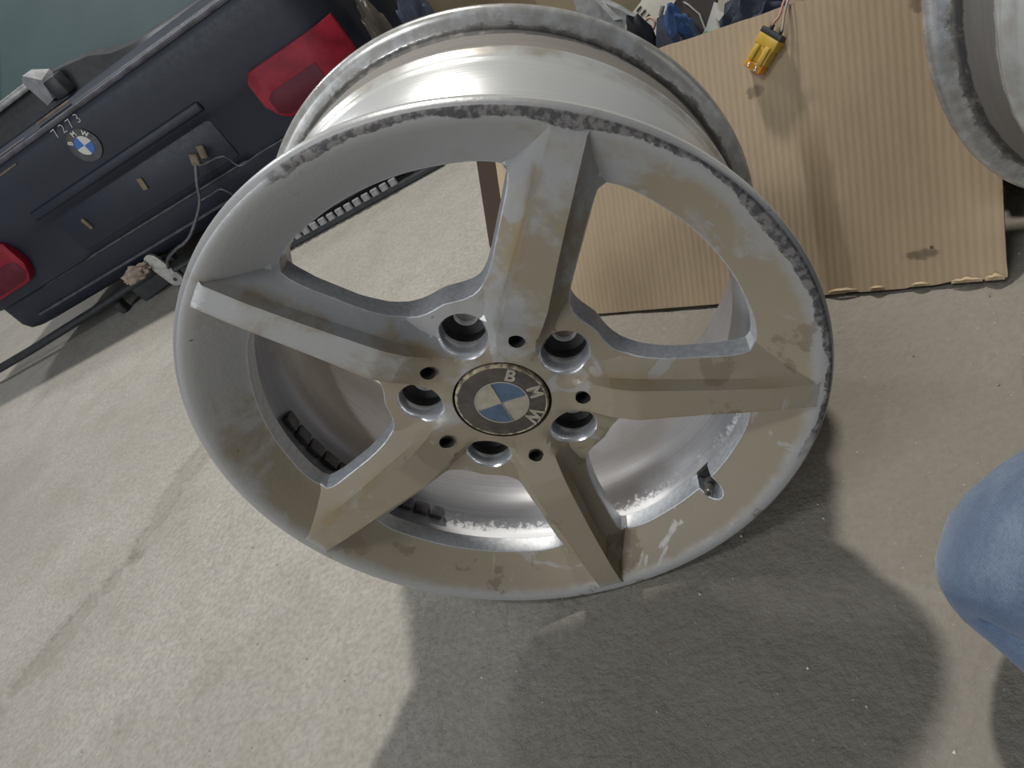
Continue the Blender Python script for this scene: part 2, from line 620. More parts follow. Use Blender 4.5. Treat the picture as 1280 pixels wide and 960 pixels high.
SIGN_NOTCH = 1


def in_poly(x, y, poly):
    c = False
    n = len(poly)
    for i in range(n):
        x1, y1 = poly[i]
        x2, y2 = poly[i - 1]
        if (y1 > y) != (y2 > y) and x < (x2 - x1) * (y - y1) / (y2 - y1) + x1:
            c = not c
    return c


def circle(cx, cy, r, n):
    return [(cx + r * math.cos(2 * PI * i / n), cy + r * math.sin(2 * PI * i / n)) for i in range(n)]


def fix_loop_order(loop):
    """sort the window loop by travel so that it never doubles back (the notch lies at the loop's seam)."""
    cx = sum(p[0] for p in loop) / len(loop)
    cy = sum(p[1] for p in loop) / len(loop)
    return loop


def build_wheel_face(root):
    BOLT_R, BORE, PIN_R, PIN = 0.0630, 0.0186, 0.0610, 0.0056
    windows = []
    for k in range(5):
        w = window_loop(k)
        windows.append(w)
    # the seam of the loop is the middle of the outer edge: put the notch there explicitly
    bores = [circle(BOLT_R * math.cos(math.radians(SP0 + 36 + 72 * k)), BOLT_R * math.sin(math.radians(SP0 + 36 + 72 * k)), BORE, 36) for k in range(5)]
    pins = [circle(PIN_R * math.cos(math.radians(SP0 + 72 * k)), PIN_R * math.sin(math.radians(SP0 + 72 * k)), PIN, 18) for k in range(5)]
    CAPR = 0.0374
    pts, edges = [], []

    def add_loop(lp, closed=True):
        b = len(pts)
        pts.extend(lp)
        n = len(lp)
        for i in range(n - 1):
            edges.append((b + i, b + i + 1))
        if closed:
            edges.append((b + n - 1, b))

    for w in windows:
        add_loop(w)
    for h in bores + pins:
        add_loop(h)
    add_loop(circle(0, 0, CAPR, 72))
    for rr in BAND[0][5:]:
        add_loop(circle(0, 0, rr, 300))
    for k in range(5):
        a = math.radians(SP0 + 72 * k)
        ca, sa = math.cos(a), math.sin(a)

        def T(v, l):
            return (v * ca - l * sa, v * sa + l * ca)
        for sg in (-1, 1):
            vs = list(np.arange(0.067, 0.2175, 0.0035))
            add_loop([T(v, sg * ip(v, *W1)) for v in vs + [0.2200, 0.2225, 0.2248]], False)
            add_loop([T(v, sg * (ip(v, *W1) + STEP)) for v in vs], False)
            fan = []
            for t in np.linspace(0.0, 0.93, 9):
                # where the spoke's shoulder meets the conical band
                lo, hi = 0.18, 0.2255
                for _ in range(30):
                    mid = (lo + hi) / 2
                    w = ip(mid, *W1) + STEP
                    lat = w + (HALF - w) * t
                    v = math.sqrt(max(mid * mid - lat * lat, 1e-9))
                    if spoke_profile(v, lat) > ip(mid, *BAND):
                        lo = mid
                    else:
                        hi = mid
                if lo < 0.219:
                    fan.append(T(v, sg * lat))
            if len(fan) > 1:
                add_loop(fan, False)
            root_line = []
            for v in np.arange(0.0715, 0.0955, 0.003):
                lo, hi = ip(v, *W1) + STEP * 1.3, 0.034
                for _ in range(30):
                    mid = (lo + hi) / 2
                    if spoke_profile(v, mid) > ip(math.hypot(v, mid), *HUBZ):
                        lo = mid
                    else:
                        hi = mid
                if 0.0195 < lo < 0.0335 and math.hypot(v, lo) < 0.0985:
                    q = T(v, sg * lo)
                    if not any(in_poly(q[0], q[1], w_) for w_ in windows) and min((q[0] - e[0]) ** 2 + (q[1] - e[1]) ** 2 for w_ in windows for e in w_) > 0.0018 ** 2:
                        root_line.append(q)
            if len(root_line) > 1:
                add_loop(root_line, False)
        add_loop([T(math.sqrt(0.083 ** 2 - l * l), l) for l in np.linspace(-0.024, 0.024, 17)], False)
    arr = np.array(pts)
    # interior points on a hexagonal grid
    g = 0.0040
    inner = []
    for j in range(-60, 61):
        for i in range(-60, 61):
            x, y = (i + 0.5 * (j & 1)) * g, j * g * 0.866
            r = math.hypot(x, y)
            if r > 0.2195 or r < CAPR + 0.0015:
                continue
            if ((arr[:, 0] - x) ** 2 + (arr[:, 1] - y) ** 2).min() < (0.0021) ** 2:
                continue
            inner.append((x, y))
    allp = [Vector(p) for p in pts + inner]
    vv, ee, ff, _, _, _ = delaunay_2d_cdt(allp, edges, [], 0, 1e-6)
    V = [(p.x, p.y) for p in vv]
    Z = [face_height(*p) for p in V]
    groups = {}
    for f in ff:
        cx = sum(V[i][0] for i in f) / 3
        cy = sum(V[i][1] for i in f) / 3
        k, v, lat, r = nearest_spoke(cx, cy)
        if r < CAPR or r > 0.2355:
            continue
        a = math.degrees(math.atan2(cy, cx))
        kw = int(round((a - SP0 - 36) / 72.0)) % 5
        if 0.085 < r < 0.212 and in_poly(cx, cy, windows[kw]):
            continue
        bx, by = cx - BOLT_R * math.cos(math.radians(SP0 + 36 + 72 * kw)), cy - BOLT_R * math.sin(math.radians(SP0 + 36 + 72 * kw))
        if math.hypot(bx, by) < BORE * 0.99:
            continue
        px, py = cx - PIN_R * math.cos(math.radians(SP0 + 72 * k)), cy - PIN_R * math.sin(math.radians(SP0 + 72 * k))
        if math.hypot(px, py) < PIN * 0.97:
            continue
        spk = spoke_profile(v, lat)
        if r > 0.18 and ip(r, *BAND) >= spk - 1e-5:
            key = 'ring'
        elif r > 0.083 and abs(lat) < 0.0300 and r > 0.0832:
            key = k if (abs(lat) < HALF + 0.002 or r > 0.11) else 'hub'
        else:
            key = 'hub'
        groups.setdefault(key, []).append(f)

    def orient(f):
        a, b, c = (V[i] for i in f)
        s = (b[0] - a[0]) * (c[1] - a[1]) - (b[1] - a[1]) * (c[0] - a[0])
        return f if s > 0 else f[::-1]
    walls = {}
    for kw, w in enumerate(windows):
        c = math.radians(SP0 + 36 + 72 * kw)
        n = len(w)
        area = sum(w[i][0] * w[(i + 1) % n][1] - w[(i + 1) % n][0] * w[i][1] for i in range(n))
        lp = w if area > 0 else w[::-1]
        for i in range(n):
            p, q = lp[i], lp[(i + 1) % n]
            mx, my = (p[0] + q[0]) / 2, (p[1] + q[1]) / 2
            r = math.hypot(mx, my)
            k, v, lat, _ = nearest_spoke(mx, my)
            key = 'ring' if r > 0.1855 else ('hub' if r < 0.0965 else k)
            walls.setdefault(key, []).append((p, q, lp[i - 1], lp[(i + 2) % n]))

    def inward(a, b, c_):
        # offset direction pointing into the window at vertex b (loop is counter-clockwise)
        t = Vector((c_[0] - a[0], c_[1] - a[1])).normalized()
        return (-t.y, t.x)
    for key in ['ring', 'hub', 0, 1, 2, 3, 4]:
        verts, faces = [], []
        n_front = 0
        cache = {}

        def vid(i, back):
            if (i, back) not in cache:
                x, y = V[i]
                h = ip(math.hypot(x, y), *ZBACK) if back else Z[i]
                cache[(i, back)] = len(verts)
                verts.append((x, -h, R + y))
            return cache[(i, back)]
        for f in groups.get(key, []):
            f = orient(f)
            faces.append(tuple(vid(i, 0) for i in f))
            cr = math.hypot(sum(V[i][0] for i in f) / 3, sum(V[i][1] for i in f) / 3)
            if cr < 0.2045:
                faces.append(tuple(vid(i, 1) for i in f[::-1]))
        wc = {}

        def wall_col(p, a, c_):
            kk = (round(p[0], 6), round(p[1], 6))
            if kk not in wc:
                d = inward(a, p, c_)
                h = face_height(*p)
                hb = ip(math.hypot(*p), *ZBACK)
                ids = []
                for off, hh in ((0, h), (0.0007, h - 0.0004), (0.0011, h - 0.0013), (0.0020, hb + 0.0008), (0.0014, hb)):
                    ids.append(len(verts))
                    verts.append((p[0] + d[0] * off, -hh, R + p[1] + d[1] * off))
                wc[kk] = ids
            return wc[kk]
        n_front = len(faces)
        for (p, q, pa, qn) in walls.get(key, []):
            A, B = wall_col(p, pa, q), wall_col(q, p, qn)
            for j in range(4):
                faces.append((A[j], B[j], B[j + 1], A[j + 1]))
        name = 'outer_ring' if key == 'ring' else ('hub' if key == 'hub' else 'spoke')
        me = bpy.data.meshes.new(name)
        me.from_pydata(verts, [], faces)
        me.materials.append(M['paint'])
        me.materials.append(M['casting'])
        me.polygons.foreach_set('material_index', [0 if i < n_front else 1 for i in range(len(faces))])
        bm = bmesh.new()
        bm.from_mesh(me)
        bmesh.ops.remove_doubles(bm, verts=bm.verts[:], dist=1e-5)
        bmesh.ops.recalc_face_normals(bm, faces=[])
        bm.to_mesh(me)
        bm.free()
        me.update()
        at = me.attributes.new('grime', 'FLOAT', 'POINT')
        vals = []
        for vtx in me.vertices:
            k_, v_, lat_, r_ = nearest_spoke(vtx.co.x, vtx.co.z - R)
            if r_ > 0.06 and v_ > 0.05 and vtx.co.y < 0.02:
                d_ = abs(abs(lat_) - (ip(v_, *W1) + STEP * 0.8))
                vals.append(max(0.0, 1 - d_ / 0.0045) * (1.0 if v_ < 0.2 else 0.5))
            else:
                vals.append(0.0)
        at.data.foreach_set('value', vals)
        link_mesh(name, me, M['paint'], root, 22)
    return BOLT_R, BORE, PIN_R, PIN, CAPR


def small_lathe(cx, cz, prof, seg, y_sign=1):
    vs, fs = lathe_mesh(prof, seg, axis_z=0)
    return [(x + cx, y, z + R + cz) for x, y, z in vs], fs


def build_wheel(name, label, group):
    root = thing(name, label, 'wheel', (0, 0, 0), 0, group)
    BOLT_R, BORE, PIN_R, PIN, CAPR = build_wheel_face(root)
    # barrel, outside
    outer = [(0.2352, 0.0), (0.2354, -0.0016), (0.2350, -0.0040), (0.2335, -0.0060), (0.2290, -0.0085), (0.2180, -0.0110), (0.2130, -0.0150),
             (0.2122, -0.0360), (0.2135, -0.0420), (0.2142, -0.0450), (0.2120, -0.0500), (0.2040, -0.0580), (0.1955, -0.0660), (0.1915, -0.0740), (0.1905, -0.0850),
             (0.1920, -0.0980), (0.1960, -0.1100), (0.2010, -0.1230), (0.2045, -0.1370), (0.2058, -0.1440), (0.2066, -0.1480), (0.2076, -0.1500), (0.2080, -0.1515), (0.2086, -0.1560), (0.2108, -0.1590), (0.2116, -0.1615),
             (0.2104, -0.1645), (0.2092, -0.1665), (0.2086, -0.1680), (0.2098, -0.1960), (0.2112, -0.2000), (0.2140, -0.2025), (0.2200, -0.2045), (0.2240, -0.2065), (0.2258, -0.2090),
             (0.2262, -0.2115), (0.2255, -0.2140), (0.2230, -0.2150), (0.2200, -0.2145)]
    o = make('rim_barrel', *lathe_mesh(outer, 180), M['barrel'], root, 40)
    o.data.flip_normals()
    inner = [(0.2200, -0.2145), (0.2150, -0.2110), (0.2060, -0.2050), (0.2035, -0.1980), (0.2030, -0.1800), (0.2020, -0.1640), (0.1985, -0.1450), (0.1945, -0.1280), (0.1890, -0.1150),
             (0.1855, -0.1030), (0.1842, -0.0880), (0.1850, -0.0760), (0.1885, -0.0670), (0.1940, -0.0600), (0.1985, -0.0540), (0.2000, -0.0480), (0.1985, -0.0400), (0.1960, -0.0360), (0.1910, -0.0345), (0.1895, -0.0335)]
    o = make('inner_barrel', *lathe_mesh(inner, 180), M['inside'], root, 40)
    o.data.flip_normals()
    # hub pad behind
    o = make('hub_pad', *lathe_mesh([(0.034, -0.030), (0.034, -0.0500), (0.076, -0.0500), (0.080, -0.0470), (0.082, -0.0440)], 72), M['paint'], root, 30)
    # bolt bores
    for k in range(5):
        a = math.radians(SP0 + 36 + 72 * k)
        cx, cz = BOLT_R * math.cos(a), BOLT_R * math.sin(a)
        rows = [(BORE, 0.0), (BORE - 0.0006, 0.0009), (BORE - 0.0018, 0.0026), (BORE - 0.0021, None)]
        nseg = 36
        vs, fs = [], []
        for i in range(nseg):
            an = 2 * PI * i / nseg
            top = face_height(cx + BORE * math.cos(an), cz + BORE * math.sin(an))
            for (rr, dz) in rows:
                hh = -0.0345 if dz is None else (top - dz if dz >= 0 else dz)
                vs.append((cx + rr * math.cos(an), -hh, R + cz + rr * math.sin(an)))
        nr = len(rows)
        for i in range(nseg):
            j = (i + 1) % nseg
            for q in range(nr - 1):
                fs.append((i * nr + q, i * nr + q + 1, j * nr + q + 1, j * nr + q))
        bore = make('bolt_bore', vs, fs, M['chrome'], root, 40)
        vs, fs = small_lathe(cx, cz, [(BORE - 0.0021, -0.0345), (BORE - 0.0023, -0.0430), (0.0125, -0.0445), (0.0092, -0.0450)], 30)
        make('bolt_seat', vs, fs, M['dark_hole'], bore, 40)
        vs, fs = small_lathe(cx, cz, [(0.0092, -0.0450), (0.0086, -0.0458), (0.0086, -0.0560)], 30)
        make('bolt_through_hole', vs, fs, M['bore_seat'], bore, 40)
        a = math.radians(SP0 + 72 * k)
        cx, cz = PIN_R * math.cos(a), PIN_R * math.sin(a)
        h = ip(PIN_R, *ZR)
        prof = [(PIN + 0.0002, h + 0.0012), (PIN - 0.0003, h - 0.0025), (PIN - 0.0006, h - 0.018), (0.0, h - 0.018)]
        vs, fs = small_lathe(cx, cz, prof, 18)
        make('locating_hole', vs, fs, M['dark_hole'], root, 40)
    # centre cap
    o = make('cap_seat', *lathe_mesh([(CAPR + 0.0001, -0.0148), (CAPR - 0.0005, -0.0165), (CAPR - 0.0008, -0.0260), (0.0, -0.0265)], 72), M['dark_hole'], root, 30)
    cz0 = -0.0136
    cap = make('center_cap', *lathe_mesh([(0.0352, -0.0255), (0.0357, -0.0170), (0.0356, cz0 - 0.0016), (0.0350, cz0 - 0.0004), (0.0341, cz0 + 0.0003), (0.0334, cz0 + 0.0002), (0.0330, cz0 - 0.0003)], 96), M['cap_edge'], root, 35)
    cap['label'] = 'round centre cap with chipped tan edge'

    def dome(r):
        return cz0 + 0.0008 * (1 - (r / 0.034) ** 2)

    def ringpart(nm, r0, r1, a0, a1, mat, lift=0.0, n=None):
        n = n or max(8, int((a1 - a0) / 4))
        m = 4
        vs, fs = [], []
        for i in range(n + 1):
            a = math.radians(a0 + (a1 - a0) * i / n)
            for j in range(m + 1):
                r = r0 + (r1 - r0) * j / m
                vs.append((r * math.cos(a), -(dome(r) + lift), R + r * math.sin(a)))
        for i in range(n):
            for j in range(m):
                p = i * (m + 1) + j
                fs.append((p, p + 1, p + m + 2, p + m + 1))
        return make(nm, vs, fs, mat, cap, 30)
    ringpart('black_ring', 0.0205, 0.0332, 0, 360, M['cap_black'])
    ringpart('silver_circle', 0.0197, 0.0208, 0, 360, M['cap_line'], 0.0003)
    q0 = -5.0
    for k in range(4):
        ringpart('quadrant', 0.0, 0.0199, q0 + 90 * k, q0 + 90 * k + 90, M['cap_blue'] if k % 2 == 0 else M['cap_cream'], 0.0001)
    for k in range(2):
        a = math.radians(q0 + 90 * k)
        b = box_bm((0.0392, 0.0005, 0.00055), (0, -(dome(0.008) + 0.0003), R), Matrix.Rotation(-a, 3, 'Y'))
        from_bm('dividing_line', b, M['cap_line'], cap)
    for ch, an in (('B', 46.5), ('M', -5.0), ('W', -57.0)):
        me = text_mesh(ch, 0.0150, 0.00025, 0.00045)
        a = math.radians(an)
        rr = 0.0269
        # text x -> along the circle (clockwise), text y -> outwards, text z -> towards the viewer
        ex = Vector((math.sin(a), 0, -math.cos(a)))
        ey = Vector((math.cos(a), 0, math.sin(a)))
        ez = Vector((0, -1, 0))
        mt = Matrix.Identity(4)
        for i in range(3):
            mt[i][0], mt[i][1], mt[i][2] = ex[i] * 0.95, ey[i], ez[i]
        mt.translation = Vector((rr * math.cos(a), -(dome(rr) + 0.0003), R + rr * math.sin(a)))
        me.transform(mt)
        link_mesh('letter', me, M['cap_cream'], cap)
    # valve in its notch
    a = math.radians(SP0 + 36 + 72 * 3)
    ca, sa = math.cos(a), math.sin(a)
    seatr = 0.1985
    b = bmesh.new()
    base = Vector((seatr * ca, 0.030, R + seatr * sa))
    tip = Vector(((seatr - 0.007) * ca, 0.0075, R + (seatr - 0.007) * sa))
    d = (tip - base)

    def along(t0, t1, rad, seg=14):
        return tube([base + d * t0, base + d * t1], rad, seg)
    st = from_bm('valve_stem', along(0.0, 0.62, 0.0034), M['dark_hole'], root, 30)
    from_bm('valve_nut', along(0.30, 0.50, 0.0052, 6), M['valve_metal'], st)
    from_bm('valve_tip', tube([base + d * 0.60, base + d * 0.66, base + d * 0.97, base + d * 1.0], [0.0034, 0.0039, 0.0039, 0.0032], 16), M['valve_metal'], st, 30)
    from_bm('valve_core', tube([base + d * 1.0, base + d * 1.01], 0.0018, 10), M['dark_hole'], st, 30)
    # floor of the valve notch
    pv = [(0.1895, -0.0070), (0.2065, -0.0088), (0.2065, 0.0088), (0.1895, 0.0070)]
    vs = [(u * ca - w * sa, 0.031, R + u * sa + w * ca) for u, w in pv] + [(u * ca - w * sa, 0.035, R + u * sa + w * ca) for u, w in pv]
    make('valve_seat', vs, [(0, 1, 2, 3), (7, 6, 5, 4), (0, 4, 5, 1), (1, 5, 6, 2), (2, 6, 7, 3), (3, 7, 4, 0)], M['dark_hole'], root)
    # stick-on balance weights inside the barrel
    for an, wd in [(-190, 5.0), (-184.6, 5.0), (-179.2, 5.0), (-173.8, 5.0), (-168.4, 5.0), (-160, 5.0), (-154.6, 5.0), (-149, 4.4), (-144.2, 4.0), (-139.8, 4.0)]:
        a = math.radians(an)
        rr = 0.1945
        rot = Matrix.Rotation(-(a - PI / 2), 3, 'Y')
        b = box_bm((rr * math.radians(wd) * 0.94, 0.021, 0.0055), (rr * math.cos(a), 0.062, R + rr * math.sin(a)), rot, 0.0012, 2)
        from_bm('balance_weight', b, M['weight'], root, 40)
    return root


main_wheel = build_wheel('alloy_wheel', 'scuffed silver five-spoke alloy wheel standing in the foreground, face to the camera', 'bare alloy wheels')


def copy_tree(o, parent=None):
    c = o.copy()
    col.objects.link(c)
    c.parent = parent
    for ch in o.children:
        copy_tree(ch, c)
    return c


w2 = copy_tree(main_wheel)
w2['label'] = 'bare silver alloy wheel cut off by the upper right edge, barrel side showing'
w2.rotation_euler = (0, 0, math.radians(20))
w2.location = (0.662, 0.060, 0.0)
w2.scale = (1.03, 1.03, 1.03)

# ------------------------------------------------------------------ leaning cardboard box
BX = Vector((0.881, -0.473, 0.0)).normalized()
BU = Vector((0.277, 0.517, 0.810)).normalized()
BN = BX.cross(BU).normalized()            # out of the front panel, towards the camera
B0 = Vector((-0.014, 0.418, 0.003))
DEPTH = Vector((-0.066, 0.257, 0.0))


def sheet_pt(s, v, n=0.0):
    return B0 + BX * s + BU * v + BN * n


def front_board_mat():
    s = cardboard('corrugated_cardboard_front', (0.47, 0.365, 0.245), 0.22)
    base = s.b.inputs['Base Color'].links[0].from_socket
    x, y, z = s.xyz()
    # darker strip running down the board and scuffs (board space: x along, z up)
    line = s.math('SUBTRACT', x, s.math('MULTIPLY_ADD', z, -0.10, 0.318))
    wob = s.math('MULTIPLY', s.math('SUBTRACT', s.noise(14, 4), 0.5), 0.02)
    line = s.math('ADD', line, wob)
    strip = s.math('MULTIPLY', s.step(line, -0.020, -0.013), s.step(line, 0.008, 0.016, 1, 0))
    strip = s.math('MULTIPLY', strip, s.step(z, 0.20, 0.13))
    c = s.mix(s.math('MULTIPLY', strip, 0.5), base, (0.20, 0.14, 0.085))
    right_shade = s.step(s.math('ADD', x, s.math('MULTIPLY', s.noise(5, 3), 0.15)), 0.30, 0.50)  # shade by the second wheel put into the right end's colour
    c = s.mix(s.math('MULTIPLY', right_shade, 0.42), c, (0.26, 0.185, 0.115))
    for (px, pz, rx, rz, k) in [(0.245, 0.222, 0.012, 0.010, 0.5), (0.405, 0.262, 0.010, 0.012, 0.55), (0.395, 0.032, 0.022, 0.007, 0.6), (0.404, 0.038, 0.003, 0.003, 0.95)]:
        dx = s.math('DIVIDE', s.math('SUBTRACT', x, px), rx)
        dz = s.math('DIVIDE', s.math('SUBTRACT', z, pz), rz)
        d = s.math('ADD', s.math('MULTIPLY', dx, dx), s.math('MULTIPLY', dz, dz))
        d = s.math('ADD', d, s.math('MULTIPLY', s.noise(160, 4), 1.4))
        c = s.mix(s.math('MULTIPLY', s.step(d, 1.5, 0.8), k), c, (0.06, 0.045, 0.035))
    s.set(color=c)
    return s.m


M['board_front'] = front_board_mat()
M['board'] = cardboard('brown_cardboard', (0.34, 0.235, 0.135), 0.3).m
M['board_shaded'] = cardboard('shade_toned_cardboard', (0.062, 0.040, 0.028), 0.3).m  # shade on the box's inner and side panels put into the board colour
M['board_edge'] = cardboard('torn_cardboard_edge', (0.44, 0.335, 0.215), 0.3).m

box_root = thing('cardboard_box', 'open brown corrugated cardboard box leaning back behind the foreground wheel', 'box', tuple(B0))


def build_front_panel():
    """real flutes: a wavy board, local frame x along, z up, y = depth (front at -y)."""
    s0, s1, h, pitch = -0.133, 0.466, 0.296, 0.0072
    xs = np.arange(s0, s1 + 1e-6, pitch / 6)
    zs = list(np.linspace(0, h, 44))
    verts, faces = [], []
    nx, nz = len(xs), len(zs)
    for side in (0, 1):
        for z in zs:
            for x in xs:
                wv = 0.00026 * math.cos(2 * PI * (x + 0.0006 * noise.noise(Vector((x * 20, z * 12, 0)))) / pitch)
                bend = 0.004 * noise.noise(Vector((x * 3.0, z * 4, 4))) * min(1, z / 0.05)
                crease = x - (0.318 - 0.10 * z)
                wv -= 0.0016 * math.exp(-(crease / 0.010) ** 2) * (1 if z < 0.2 else 0.4)
                zz = z
                if z == zs[0]:
                    zz += max(0.0, 0.006 * noise.noise(Vector((x * 38, 1.7, 0)))) * (1 if x > 0.28 else 0.15)
                if z == zs[-1]:
                    zz += 0.0012 * noise.noise(Vector((x * 30, 8, 0)))
                xx = x
                if x == xs[-1] and side in (0, 1):
                    xx += 0.006 * noise.noise(Vector((z * 55, 3, 0))) - 0.010 * max(0, 0.10 - abs(z - 0.07)) * 10 * 0.4
                y = -wv - bend if side == 0 else 0.0042 - bend
                verts.append((xx, y, zz))
    for j in range(nz - 1):
        for i in range(nx - 1):
            a = j * nx + i
            faces.append((a, a + 1, a + nx + 1, a + nx))
            b = a + nx * nz
            faces.append((b + nx, b + nx + 1, b + 1, b))
    o = nx * nz
    for i in range(nx - 1):
        faces.append((i + 1, i, i + o, i + 1 + o))
        t = (nz - 1) * nx + i
        faces.append((t, t + 1, t + 1 + o, t + o))
    for j in range(nz - 1):
        a = j * nx
        faces.append((a, a + nx, a + nx + o, a + o))
        a = j * nx + nx - 1
        faces.append((a + nx, a, a + o, a + nx + o))
    ob = make('front_panel', verts, faces, M['board_front'], box_root, 50)
    mt = Matrix.Identity(4)
    for i in range(3):
        mt[i][0], mt[i][1], mt[i][2] = BX[i], -BN[i], BU[i]
    ob.matrix_local = mt
    # torn curls of liner along the bottom edge
    for (s, w, lift) in [(0.318, 0.030, 0.004), (0.352, 0.014, 0.003), (0.392, 0.016, 0.003), (0.432, 0.026, 0.004), (0.455, 0.016, 0.007)]:
        vs, fs = [], []
        n = 10
        for i in range(n + 1):
            x = s - w / 2 + w * i / n
            e = math.sin(PI * i / n)
            hh = lift * (0.55 + 0.45 * noise.noise(Vector((x * 200, 2, 1)))) * e
            vs += [(x, -0.0012, 0.0010), (x, -0.0042 * e - 0.0010, 0.0030 + hh * 0.5), (x, -0.0020 * e - 0.0008, 0.0040 + hh), (x, -0.0006, 0.0036 + hh * 0.6)]
        for i in range(n):
            for k in range(3):
                a = i * 4 + k
                fs.append((a, a + 4, a + 5, a + 1))
        t = make('torn_liner', vs, fs, M['board_edge'], ob, 60)
    return ob


front = build_front_panel()


def slab(name, p0, p1, up, th_dir, th, mat, parent, ragged=0.0):
    n = 24
    vs, fs = [], []
    for i in range(n + 1):
        t = i / n
        b = p0.lerp(p1, t)
        for (u, w) in ((0, 0), (1, 0), (1, 1), (0, 1)):
            q = b + up * u + th_dir * th * w
            if u and ragged:
                q = q + up * ragged * noise.noise(Vector((t * 9, 3, 1)))
            vs.append(q)
    for i in range(n):
        for k in range(4):
            a = i * 4 + k
            b2 = i * 4 + (k + 1) % 4
            fs.append((a, b2, b2 + 4, a + 4))
    fs.append((3, 2, 1, 0))
    fs.append((n * 4, n * 4 + 1, n * 4 + 2, n * 4 + 3))
    o = make(name, [v - B0 for v in vs], fs, mat, parent, 30)
    return o


BL = sheet_pt(-0.133, 0) + BX * 0.002
BR = sheet_pt(0.460, 0)
slab('side_panel', BL - BN * 0.006, BL + DEPTH, BU * 0.290, BX, 0.0045, M['board_shaded'], box_root, 0.02)
slab('side_panel', BR - BX * 0.03 - BN * 0.006, BR + DEPTH - BX * 0.03, BU * 0.20, -BX, 0.0045, M['board_shaded'], box_root, 0.05)
slab('rear_panel', BL + DEPTH, BR + DEPTH - BX * 0.03, BU * 0.20, -BN, 0.0045, M['board_shaded'], box_root, 0.02)

# ------------------------------------------------------------------ yellow connector hanging over the board's edge
M['yellow'] = simple('yellow_plastic', (0.62, 0.40, 0.045), 0.4, 0, 0.10, 60)
M['amber'] = NT('amber_clear_plastic').set(color=(0.85, 0.36, 0.01), rough=0.25, trans=0.25)
M['white_pl'] = simple('off_white_plastic', (0.62, 0.60, 0.56), 0.5, 0, 0.08, 40)
M['pink_wire'] = simple('pink_wire', (0.55, 0.24, 0.22), 0.5, 0, 0.1, 90)
M['grey_wire'] = simple('grey_wire', (0.42, 0.36, 0.33), 0.5, 0, 0.1, 90)
M['black_pl'] = simple('black_plastic', (0.030, 0.032, 0.036), 0.5, 0, 0.2, 50)

con = thing('wire_connector', 'small yellow electrical plug hanging by two wires over the cardboard edge', 'connector', tuple(sheet_pt(0.265, 0.262, 0.010)))
# plug axis in board space: from the cap (upper right) to the nose (lower left)
ca = (sheet_pt(0.2500, 0.2420, 0) - sheet_pt(0.2765, 0.2720, 0)).normalized()
cw = ca.cross(BN).normalized()
cb = BN
cmat = Matrix((ca, cw, cb)).transposed()
org = Vector(con.location)


def plug(name, a0, a1, w, t, off=(0, 0), mat=None, bev=0.0012, parent=con):
    c = sheet_pt(0.2630, 0.2575, 0.0100) + ca * ((a0 + a1) / 2) + cw * off[0] + cb * off[1] - org
    return from_bm(name, box_bm((abs(a1 - a0), w, t), c, cmat, bev, 2), mat, parent, 40)


pb = plug('plug_body', -0.0150, 0.0120, 0.0215, 0.0150, mat=M['yellow'])
plug('collar', -0.0150, -0.0040, 0.0240, 0.0165, mat=M['yellow'], parent=con)
plug('latch', -0.0060, 0.0130, 0.0060, 0.0040, (-0.0055, 0.0085), M['yellow'], 0.0015, pb)
plug('latch', -0.0040, 0.0125, 0.0050, 0.0050, (0.0055, 0.0085), M['yellow'], 0.0015, pb)
nose = plug('clear_nose', 0.0118, 0.0205, 0.0205, 0.0140, mat=M['amber'])
plug('black_cap', -0.0205, -0.0148, 0.0255, 0.0120, (0, 0.002), M['black_pl'], 0.0008)
plug('white_cover', -0.0190, -0.0130, 0.0180, 0.0050, (0.001, -0.006), M['white_pl'], 0.001)
pin = plug('terminal', 0.0150, 0.0200, 0.0022, 0.0022, (-0.004, 0.0072), M['chrome'], 0.0005, nose)
pin = plug('terminal', 0.0150, 0.0200, 0.0022, 0.0022, (0.005, 0.0072), M['chrome'], 0.0005, nose)
capc = sheet_pt(0.2630, 0.2575, 0.0118) + ca * -0.0205
for sgn, mt in ((-1, 'pink_wire'), (1, 'grey_wire')):
    st = capc + cw * (0.0055 * -sgn)
    pts = [st, st - ca * 0.006 + cb * 0.001, sheet_pt(0.2845 + sgn * 0.0025, 0.287, 0.010), sheet_pt(0.2885 + sgn * 0.0022, 0.3000, 0.006),
           sheet_pt(0.2920 + sgn * 0.002, 0.3055, -0.004), sheet_pt(0.2990 + sgn * 0.002, 0.3010, -0.022), sheet_pt(0.3040, 0.285, -0.050)]
    from_bm('wire', tube(smooth_path([p - org for p in pts], 6), 0.0013, 8), M[mt], con, 60)
    from_bm('wire_seal', tube([st - org, st - ca * 0.0050 - org], [0.0026, 0.0019], 10), M['black_rubber'], con, 60)

# ------------------------------------------------------------------ things piled in and behind the box
M['bag_black'] = simple('black_gap_shade', (0.028, 0.030, 0.036), 0.38, 0, 0.2, 12)
M['navy_cloth'] = simple('navy_cloth', (0.045, 0.055, 0.085), 0.85, 0, 0.2, 30)
M['grey_metal'] = simple('grey_cast_metal', (0.30, 0.30, 0.29), 0.45, 0.5, 0.2, 40)
M['light_metal'] = simple('zinc_plated_steel', (0.55, 0.55, 0.53), 0.38, 0.7, 0.15, 40)
M['cream_pl'] = simple('cream_plastic', (0.55, 0.52, 0.45), 0.55, 0, 0.1, 30)
M['blue_pl'] = simple('blue_plastic', (0.06, 0.13, 0.30), 0.45, 0, 0.12, 20)
M['white_paper'] = simple('white_sack', (0.62, 0.60, 0.56), 0.7, 0, 0.12, 20)
M['green'] = simple('green_print', (0.06, 0.33, 0.20), 0.6, 0, 0.1, 20)
M['grey_wrap'] = simple('grey_foam_wrap', (0.30, 0.30, 0.31), 0.8, 0, 0.15, 40)
